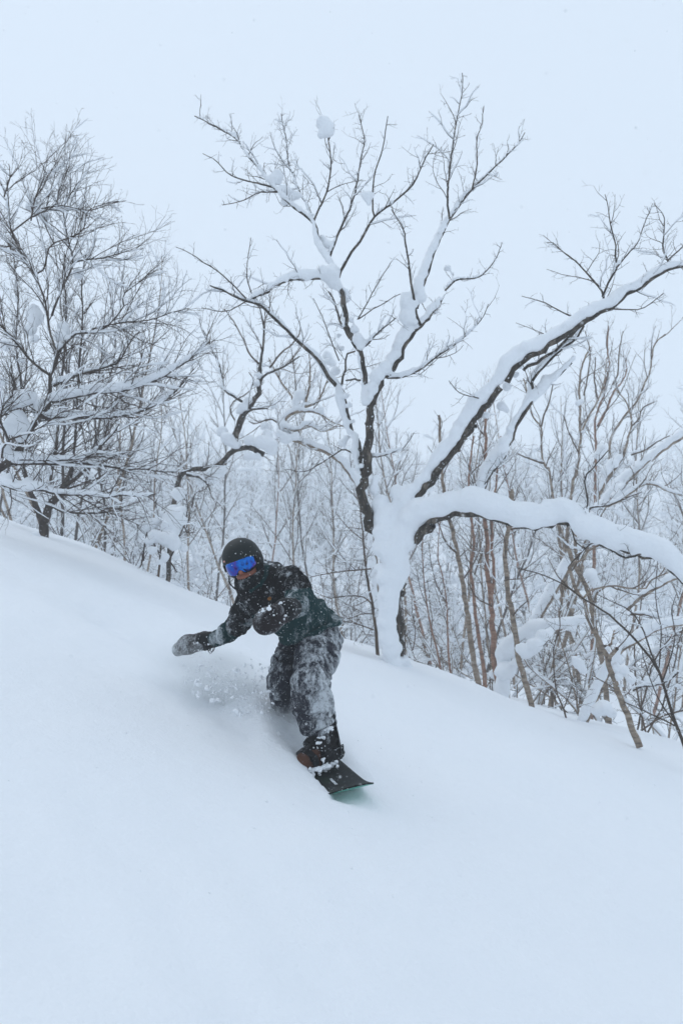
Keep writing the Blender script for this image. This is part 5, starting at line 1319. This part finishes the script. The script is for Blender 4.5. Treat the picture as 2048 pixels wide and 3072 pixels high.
# loose snow crumbs caught on the clothing
def crumbs(sources, n, smin, smax, name, parent, origin, seed, up_bias=0.5):
    rng = np.random.default_rng(seed); V = []; Q = []; off = 0
    oc = np.array([[1, 0, 0], [-1, 0, 0], [0, 1, 0], [0, -1, 0], [0, 0, 1], [0, 0, -1]], float)
    of = np.array([[0, 2, 4], [2, 1, 4], [1, 3, 4], [3, 0, 4], [2, 0, 5], [1, 2, 5], [3, 1, 5], [0, 3, 5]])
    tot = sum(len(q) for _, q in sources)
    for v, q in sources:
        k = int(n * len(q) / tot); idx = rng.integers(0, len(q), k * 2); nn = vert_normals(v, q)
        pick = [i for i in idx if rng.uniform() < 0.35 + up_bias * (nn[q[i, 0]][2] * 0.5 + 0.3) and vnoise(v[q[i, 0]][None] * 9, 3)[0] > -0.35][:k]
        c = v[q[pick, 0]] + nn[q[pick, 0]] * 0.001
        s = smin + (smax - smin) * rng.uniform(0, 1, len(pick)) ** 3
        R = np.linalg.qr(rng.normal(0, 1, (len(pick), 3, 3)))[0]
        sh = oc[None] * (s[:, None] * rng.uniform(0.6, 1.3, (len(pick), 6)))[:, :, None]
        V.append((np.einsum('nij,nkj->nki', R, sh) + c[:, None]).reshape(-1, 3))
        Q.append((of[None] + (off + np.arange(len(pick)) * 6)[:, None, None]).reshape(-1, 3)); off += len(pick) * 6
    return tag(link(name, make_mesh(name, np.concatenate(V) - origin, [np.concatenate(Q)]), M['snow_clump'], parent), kind='stuff')
crumbs([(jv, jq), (tv_, tq), (mlv, mlq), (mrv, mrq), (hv[::1], hq), (clv, clq)], 2600, 0.0012, 0.0048, 'snow_crumbs', person, GND, 7)
# bigger clumps stuck on mittens, cuffs and shoulder
cl = []
for x, y, Y, r in ((240, 826, 5.335, 22), (735, 595, 4.30, 22), (690, 612, 4.31, 20), (812, 556, 4.40, 16), (862, 552, 4.44, 14), (828, 660, 4.39, 16), (800, 690, 4.36, 12), (330, 836, 5.29, 9),
                   (700, 285, 4.93, 26), (740, 300, 4.92, 24), (790, 318, 4.89, 20), (660, 560, 4.86, 12), (890, 575, 4.43, 13), (845, 640, 4.38, 12), (765, 640, 4.31, 9)):
    cl.append((Z(x, y, Y), zp(r, Y) * 0.72))
V = []; Qs = []; off = 0; rng = np.random.default_rng(3)
for c, r in cl:
    S = SDF(c - r * 2.2, c + r * 2.2, max(r / 6, 0.002)); S.ell(c, (r, r * 0.4, r * 0.6), None, 0.004)
    for k in range(4): S.ell(c + rng.normal(0, r * 0.6, 3), np.array([1, .5, 1]) * r * rng.uniform(0.25, 0.55), None, 0.004)
    v, q = S.extract(); v = v + vert_normals(v, q) * (r * 0.5 * fbm(v * 90, 5, 2))[:, None]; V.append(v); Qs.append(q + off); off += len(v)
tag(link('snow_clumps', make_mesh('snow_clumps', np.concatenate(V) - GND, [np.concatenate(Qs)]), M['snow_clump'], person), kind='stuff')

# ------------------------------------------------------------------ the snowboard
def board_mat():
    m, nt, b = mat_new('board_topsheet')
    a = N(nt, 'ShaderNodeAttribute'); a.attribute_name = 'along'
    col = ramp(nt, a.outputs['Fac'], [(0.0, (0.034, 0.046, 0.030)), (0.13, (0.036, 0.046, 0.034)), (0.155, (0.018, 0.020, 0.020)), (0.6, (0.014, 0.017, 0.016))])
    col = mixc(nt, math_(nt, 'MULTIPLY', math_(nt, 'SUBTRACT', noise(nt, 9.0, 3), 0.56), 6.0, clamp=True), col, (0.020, 0.040, 0.022))
    col = mixc(nt, math_(nt, 'MULTIPLY', math_(nt, 'SUBTRACT', noise(nt, 22.0, 5, 0.7), 0.60), 1.4, clamp=True), col, (0.16, 0.17, 0.17))
    col = mixc(nt, speck(nt, 75.0, 0.69, 0.02), col, SNOW)
    nt.links.new(col, b.inputs['Base Color']); b.inputs['Roughness'].default_value = 0.6; b.inputs['Specular IOR Level'].default_value = 0.15
    return m
M['board'] = board_mat()
M['board_base'] = plain('board_base', (0.012, 0.34, 0.24), 0.35)
board = empty('snowboard', B_FOOT - BD * 0.27, 'dark green-black snowboard with blunt nose cutting through the powder', 'snowboard')
BO = np.array(board.location)
BL_ = 0.44 + 0.54 + 0.36
def board_pt(s, w, n):
    """s from the nose tip back, w across, n above the deck"""
    lift = 0.085 * max(0, (0.24 - s) / 0.24) ** 2 + 0.05 * max(0, (s - (BL_ - 0.2)) / 0.2) ** 2
    return B_NOSE + np.array([0, 0, -0.03]) - BD * s + BW * w + BN * (n + lift)
def board_half(s):
    side = 0.130 + 0.016 * ((s - BL_ / 2) / (BL_ / 2)) ** 2
    if s < 0.16: side *= (1 - (1 - s / 0.16) ** 2.6) ** (1 / 2.6) * 0.98 + 0.02
    e = BL_ - s
    if e < 0.15: side *= (max(1 - (1 - e / 0.15) ** 2.2, 0)) ** (1 / 2.2) * 0.97 + 0.03
    return side
def build_board():
    ss = np.r_[np.linspace(0, 0.03, 8), np.linspace(0.045, 0.2, 14), np.linspace(0.23, BL_ - 0.18, 22), np.linspace(BL_ - 0.15, BL_, 14)]
    nw = 13; V = []; al = []
    for layer, dn in ((0, 0.0), (1, -0.010)):
        for s in ss:
            hw = board_half(s)
            for j in range(nw):
                t = j / (nw - 1) * 2 - 1; edge = 0.0015 if abs(t) == 1 and layer == 0 else 0
                V.append(board_pt(s, hw * t, dn - edge)); al.append(s)
    n = len(ss) * nw; top = []; bot = []; side = []
    for i in range(len(ss) - 1):
        for j in range(nw - 1):
            k = i * nw + j; top.append((k, k + 1, k + nw + 1, k + nw)); bot.append((n + k, n + k + nw, n + k + nw + 1, n + k + 1))
        for k in (i * nw, i * nw + nw - 1): side.append((k, k + nw, n + k + nw, n + k))
    for j in range(nw - 1):
        side.append((j, n + j, n + j + 1, j + 1)); k = (len(ss) - 1) * nw + j; side.append((k, k + 1, n + k + 1, n + k))
    V = np.array(V) - BO
    def sub(name, f, mat):
        f = np.array(f); u, inv = np.unique(f.ravel(), return_inverse=True)
        me = make_mesh(name, V[u], [inv.reshape(f.shape)]); a = me.attributes.new('along', 'FLOAT', 'POINT'); a.data.foreach_set('value', np.array(al, np.float32)[u])
        return link(name, me, mat, board)
    sub('deck', top, M['board']); sub('base', bot, M['board_base']); sub('edge', side, M['black'])
    # small white maker's strip on the nose
    V2 = []; q2 = []
    for i in range(2):
        for j in range(9):
            V2.append(board_pt(0.215 + 0.085 * j / 8 , -0.020 + 0.015 * i, 0.003))
    for j in range(8): q2.append((j, j + 1, 9 + j + 1, 9 + j))
    m, nt, b = mat_new('maker_strip'); tc = N(nt, 'ShaderNodeTexCoord')
    v_ = noise(nt, 160.0, 1, 0.5); nt.links.new(ramp(nt, v_, [(0.52, (0.66, 0.70, 0.72)), (0.58, (0.10, 0.11, 0.11))]), b.inputs['Base Color'])
    link('maker_strip', make_mesh('maker_strip', np.array(V2) - BO, [np.array(q2)]), m, board)
build_board()
def ribbon(path, nrmls, wdir, width, thick):
    V = []; q = []
    n = len(path)
    for p, nn, w in zip(path, nrmls, wdir):
        for t in (0, thick):
            for s in (-0.5, 0.5): V.append(p + nn * t + w * width * s)
    for i in range(n - 1):
        k = i * 4; m_ = k + 4
        q += [(k + 2, k + 3, m_ + 3, m_ + 2), (k, m_, m_ + 1, k + 1), (k + 1, m_ + 1, m_ + 3, k + 3), (k, k + 2, m_ + 2, m_)]
    q += [(0, 1, 3, 2), (n * 4 - 4, n * 4 - 2, n * 4 - 1, n * 4 - 3)]
    return np.array(V), np.array(q)
def binding(foot):
    root, v, q = simple_part('binding', [(foot - .22, foot + .22),
        lambda S: S.box(boot_pt(foot, 0.02, 0.008), (0.125, 0.062, 0.009), np.array([TOE, SIDE, BN]), 0.006, 0.004),
        lambda S: S.box(boot_pt(foot, -0.03, 0.045, 0.060), (0.085, 0.005, 0.036), np.array([TOE, SIDE, BN]), 0.004, 0.006),
        lambda S: S.box(boot_pt(foot, -0.03, 0.045, -0.060), (0.085, 0.005, 0.036), np.array([TOE, SIDE, BN]), 0.004, 0.006),
        lambda S: S.box(boot_pt(foot, 0.03, 0.060, 0.062), (0.02, 0.006, 0.018), np.array([TOE, SIDE, BN]), 0.004, 0.006)], M['black'], board, 0.004, 1, 0.0, 25, 0.02, None, BO)
    # highback
    pth = []; 
    V = []; q = []; nu, nv = 13, 10
    for lay in (0, 1):
        for j in range(nv):
            for i in range(nu):
                a = (i / (nu - 1) * 2 - 1) * math.radians(75 - 25 * j / (nv - 1)); r = 0.070 + 0.004 * j / (nv - 1) + lay * 0.006
                V.append(boot_pt(foot, -0.058 - r * math.cos(a) + 0.055 * j / (nv - 1), 0.03 + 0.255 * j / (nv - 1) * (1 - 0.12 * (i / (nu - 1) * 2 - 1) ** 2), r * math.sin(a)))
    n = nu * nv
    for j in range(nv - 1):
        for i in range(nu - 1):
            k = j * nu + i; q += [(k, k + 1, k + nu + 1, k + nu), (n + k, n + k + nu, n + k + nu + 1, n + k + 1)]
    for i in range(nu - 1): k = (nv - 1) * nu + i; q.append((k, k + 1, n + k + 1, n + k))
    for j in range(nv - 1): k = j * nu; q += [(k, k + nu, n + k + nu, n + k), (k + nu - 1, n + k + nu - 1, n + k + nu + nu - 1, k + nu + nu - 1)]
    link('highback', make_mesh('highback', np.array(V) - BO, [np.array(q)]), M['black'], root)
    for nm, t0, lean, rs, rn, c_n, w in (('ankle_strap', 0.020, 0.55, 0.072, 0.078, 0.085, 0.048), ('toe_strap', 0.105, 0.25, 0.062, 0.056, 0.050, 0.034)):
        ax = nrm(TOE * math.cos(lean) - BN * math.sin(lean)); up = nrm(BN * math.cos(lean) + TOE * math.sin(lean)); path = []; ns = []; ws = []
        for a in np.linspace(math.radians(-112), math.radians(112), 22):
            d = SIDE * math.sin(a) * rs + up * math.cos(a) * rn; path.append(boot_pt(foot, t0, c_n) + d); ns.append(nrm(d)); ws.append(ax)
        v2, q2 = ribbon(path, ns, ws, w, 0.009); o = link(nm, make_mesh(nm, v2 - BO, [q2], False), M['black'], root)
    # buckle and ladder on the strap, packed with snow
    for nm, t0, n0, s0, sz in (('buckle', 0.035, 0.115, 0.062, (0.030, 0.012, 0.017)), ('toe_buckle', 0.11, 0.075, 0.056, (0.022, 0.010, 0.014))):
        simple_part('buckle', [(boot_pt(foot, t0, n0, s0) - .05, boot_pt(foot, t0, n0, s0) + .05), lambda S: S.box(boot_pt(foot, t0, n0, s0), sz, np.array([TOE, nrm(SIDE + BN * .5), np.cross(TOE, nrm(SIDE + BN * .5))]), 0.004, 0.004)], M['black'], root, 0.003, 1, 0, 25, 0.02, None, BO)
    return root
bindL = binding(B_FOOT); bindR = binding(B_REAR)
# snow packed round the binding
V = []; Qs = []; off = 0; rng = np.random.default_rng(9)
for t, n, s, r in ((0.03, 0.155, 0.03, 0.020), (0.06, 0.14, 0.045, 0.016), (-0.02, 0.20, 0.05, 0.022), (0.10, 0.018, 0.075, 0.022), (0.05, 0.015, 0.085, 0.024), (0.0, 0.012, 0.085, 0.020), (0.14, 0.014, 0.05, 0.022), (0.12, 0.10, 0.0, 0.012), (0.0, 0.175, 0.0, 0.022), (0.04, 0.16, -0.03, 0.018), (-0.03, 0.25, 0.03, 0.018), (0.06, 0.055, 0.072, 0.010)):
    c = boot_pt(B_FOOT, t, n, s); S = SDF(c - r * 2.4, c + r * 2.4, 0.004); S.ell(c, (r * 1.2, r * 0.9, r * 0.5), np.array([TOE, SIDE, BN]), 0.004)
    for k in range(5): S.ell(c + rng.normal(0, r * 0.8, 3) - BN * r * 0.3, np.full(3, r * rng.uniform(0.25, 0.5)), None, 0.008)
    v, q = S.extract(); v = v + vert_normals(v, q) * (r * 0.5 * fbm(v * 80, 5, 2))[:, None]; V.append(v); Qs.append(q + off); off += len(v)
tag(link('packed_snow', make_mesh('packed_snow', np.concatenate(V) - BO, [np.concatenate(Qs)]), M['snow_clump'], board), kind='stuff')

# ------------------------------------------------------------------ powder thrown up by the board, and falling flakes
OC = np.array([[1, 0, 0], [-1, 0, 0], [0, 1, 0], [0, -1, 0], [0, 0, 1], [0, 0, -1]], float)
OF = np.array([[0, 2, 4], [2, 1, 4], [1, 3, 4], [3, 0, 4], [2, 0, 5], [1, 2, 5], [3, 1, 5], [0, 3, 5]])
def grains(c, s, rng, name, label):
    n = len(c); R = np.linalg.qr(rng.normal(0, 1, (n, 3, 3)))[0]
    sh = OC[None] * (np.asarray(s)[:, None] * rng.uniform(0.6, 1.3, (n, 6)))[:, :, None]
    v = (np.einsum('nij,nkj->nki', R, sh) + c[:, None]).reshape(-1, 3)
    f = (OF[None] + (np.arange(n) * 6)[:, None, None]).reshape(-1, 3)
    return tag(link(name, make_mesh(name, v, [f]), M['snow_clump']), label, None, None, 'stuff')
R6B = (480, 1850, 0.3316)
rng = np.random.default_rng(77)
pts = []; sz = []
# along the cutting edge, from behind the rear foot to the front boot and round the nose
for k in range(9000):
    t = rng.uniform(0, 1); a = 0.40 + 0.85 * t
    side = -0.16 - 0.03 * rng.normal() if rng.uniform() < 0.8 else 0.17 + 0.04 * rng.normal()
    h = abs(rng.normal(0, 0.030 + 0.05 * t)) + 0.0
    p = B_NOSE - BD * a + BW * side + rng.normal(0, 0.03, 3); p[2] = max(p[2], float(0)) 
    pts.append([p[0], p[1], 0]); sz.append((0.0007 + 0.0022 * rng.uniform() ** 3, h))
pp = np.array(pts); zz = surface_z(pp[:, 0], pp[:, 1]); hh = np.array([b for _, b in sz])
nzp = (pp - B_NOSE); al = -(nzp @ BD)
zz = zz + 0.165 * np.exp(-((al - 1.02) / 0.30) ** 2) * 0.7
pp[:, 2] = zz + hh
ss = np.array([a for a, _ in sz])
# cloud of crumbs hanging left of the legs
n2 = 4200
u = rng.beta(2.2, 1.6, n2); cx = 150 + 900 * u; cy = 480 + 330 * u + rng.normal(0, 120, n2)
p2 = np.array([P(480 + x * 0.3316, 1850 + y * 0.3316, 5.15 + rng.normal(0, 0.16)) for x, y in zip(cx, cy)])
s2 = 0.0008 + 0.0065 * rng.uniform(0, 1, n2) ** 5
gz = surface_z(p2[:, 0], p2[:, 1]); p2[:, 2] = np.maximum(p2[:, 2], gz + 0.01)
grains(np.vstack([pp, p2]), np.r_[ss, s2], rng, 'powder_spray', 'fine powder thrown up along the board and behind the legs')
# the larger flying lumps
CH = [(490,765,34),(700,880,36),(430,650,26),(690,490,26),(690,640,20),(660,630,12),(755,615,15),(875,665,19),(980,680,20),(770,735,17),(655,730,14),(815,762,8),(920,868,18),(1005,920,11),(850,585,12),(515,605,11),(508,545,11),(455,545,12),(335,600,26),(1075,1060,12),(1180,980,9),
      (370,440,14),(330,450,10),(450,470,12),(260,470,8),(205,425,7),(570,540,7),(700,575,8),(600,680,18),(840,690,8),(960,790,8),(875,865,6),(960,740,9),(1120,900,9),(350,700,22),(300,690,16)]
CH += [(x, y, r) for x, y, r in zip(rng.uniform(200, 1050, 60), rng.uniform(420, 900, 60), rng.uniform(4, 15, 60)) if y < 430 + 0.55 * (x - 200) + 160]
V = []; Q = []; off = 0
for x, y, r in CH:
    Y = 4.85 + rng.uniform(0, 0.3); c = P(480 + x * 0.3316, 1850 + y * 0.3316, Y); rr = r * 0.3316 * Y / F * 1.05
    S = SDF(c - rr * 2.2, c + rr * 2.2, rr / 7)
    for k in range(5): S.ell(c + rng.normal(0, rr * 0.42, 3), rr * rng.uniform(0.35, 0.8, 3), None, rr * 0.25)
    v, q = S.extract(); v = v + vert_normals(v, q) * (rr * 0.30 * fbm(v / rr * 1.6, 7, 3))[:, None]
    V.append(v); Q.append(q + off); off += len(v)
tag(link('snow_lumps', make_mesh('snow_lumps', np.concatenate(V), [np.concatenate(Q)]), M['snow_clump']), 'loose lumps of snow flying left of the legs', None, None, 'stuff')
# snowflakes in the air
n3 = 1500
Yf = rng.uniform(1.2, 9.0, n3); uf = rng.uniform(-100, 2150, n3); vf = rng.uniform(-100, 2500, n3)
pf = np.array([P(a, b, c) for a, b, c in zip(uf, vf, Yf)]); gz = ground_z(pf[:, 0], pf[:, 1])
k = pf[:, 2] > gz + 0.05
near = np.array([P(rng.uniform(0, 2048), rng.uniform(0, 2200), rng.uniform(0.45, 1.1)) for _ in range(45)])
grains(np.vstack([pf[k], near]), np.r_[rng.uniform(0.0010, 0.0026, n3)[k], rng.uniform(0.0006, 0.0012, 45)], rng, 'snowflakes', 'small snowflakes falling all through the air')

def powder_cloud(name, c, rad, rotz, dens, label, seed):
    """a low drifting puff of powder: a closed lumpy body filled with thin white air"""
    bm = bmesh.new(); bmesh.ops.create_icosphere(bm, subdivisions=4, radius=1.0); me = bpy.data.meshes.new(name); bm.to_mesh(me); bm.free()
    m = bpy.data.materials.new(name); m.use_nodes = True; nt = m.node_tree; nt.nodes.clear()
    o = nt.nodes.new('ShaderNodeOutputMaterial'); v = nt.nodes.new('ShaderNodeVolumePrincipled'); nt.links.new(v.outputs[0], o.inputs['Volume'])
    v.inputs['Color'].default_value = (0.90, 0.925, 0.94, 1); v.inputs['Anisotropy'].default_value = 0.2
    tc = N(nt, 'ShaderNodeTexCoord'); ln = N(nt, 'ShaderNodeVectorMath', operation='LENGTH'); nt.links.new(tc.outputs['Object'], ln.inputs[0])
    fall = math_(nt, 'SUBTRACT', 1.0, ln.outputs['Value'], clamp=True)
    fall = math_(nt, 'MULTIPLY', fall, fall)
    nz = noise(nt, 3.2, 4, 0.6); nz = math_(nt, 'MULTIPLY', math_(nt, 'SUBTRACT', nz, 0.36), 3.2, clamp=True)
    nt.links.new(math_(nt, 'MULTIPLY', math_(nt, 'MULTIPLY', fall, nz), dens), v.inputs['Density'])
    ob = link(name, me, m); ob.location = c; ob.scale = rad; ob.rotation_euler = (0, rotz, 0)
    tag(ob, label, None, None, 'stuff')
c = P(480 + 700 * 0.3316, 1850 + 760 * 0.3316, 5.45); powder_cloud('powder_cloud', c, (0.80, 0.48, 0.36), math.radians(25), 36.0, 'drifting cloud of powder left of the legs', 1)
c = P(480 + 1180 * 0.3316, 1850 + 1020 * 0.3316, 5.12); powder_cloud('powder_puff', c, (0.26, 0.26, 0.15), math.radians(40), 60.0, 'puff of powder over the rear foot', 2)
c = Z1(1215, 1560, 5.0); powder_cloud('powder_puff', c, (0.16, 0.2, 0.15), 0.5, 9.0, 'thin puff of powder behind the front boot heel', 3)
c = Z1(955, 1560, 4.82); powder_cloud('powder_puff', c, (0.11, 0.13, 0.09), 0.7, 18.0, 'puff of powder at the front boot toe', 4)

# crumbs that have rolled down the slope
n4 = 900
t = rng.uniform(0, 1, n4); xs_ = rng.normal(-0.35, 0.55, n4); ys_ = rng.normal(5.3, 0.9, n4)
far = rng.uniform(0, 1, n4) < 0.15; xs_[far] = rng.uniform(-2.6, 2.6, far.sum()); ys_[far] = rng.uniform(2.2, 10, far.sum())
zs_ = surface_z(xs_, ys_)
grains(np.stack([xs_, ys_, zs_], -1), 0.0015 + 0.006 * rng.uniform(0, 1, n4) ** 4, rng, 'rolled_crumbs', 'small snow crumbs scattered over the slope')

# ------------------------------------------------------------------ the snow-filled air
def build_haze():
    bm = bmesh.new(); bmesh.ops.create_cube(bm, size=1.0)
    me = bpy.data.meshes.new('haze'); bm.to_mesh(me); bm.free()
    m = bpy.data.materials.new('haze'); m.use_nodes = True; nt = m.node_tree; nt.nodes.clear()
    o = nt.nodes.new('ShaderNodeOutputMaterial'); v = nt.nodes.new('ShaderNodeVolumePrincipled')
    v.inputs['Color'].default_value = (0.955, 0.975, 0.99, 1); v.inputs['Density'].default_value = HAZE_DENSITY; v.inputs['Anisotropy'].default_value = 0.25
    nt.links.new(v.outputs[0], o.inputs['Volume'])
    h = link('haze', me, m)
    zs = [w.z for ob in bpy.data.objects if ob.type == 'MESH' and ob.name == 'snow_slope' for w in (Vector(c) for c in ob.bound_box)]
    lo, hi = min(zs) - 1.0, max(max(zs) + 1.0, 30.0)
    h.location = (0, 140, (lo + hi) / 2); h.scale = (700, 420, hi - lo)
    tag(h, 'pale falling-snow haze filling the air', None, None, 'stuff')
HAZE_DENSITY = 0.0055
build_haze()
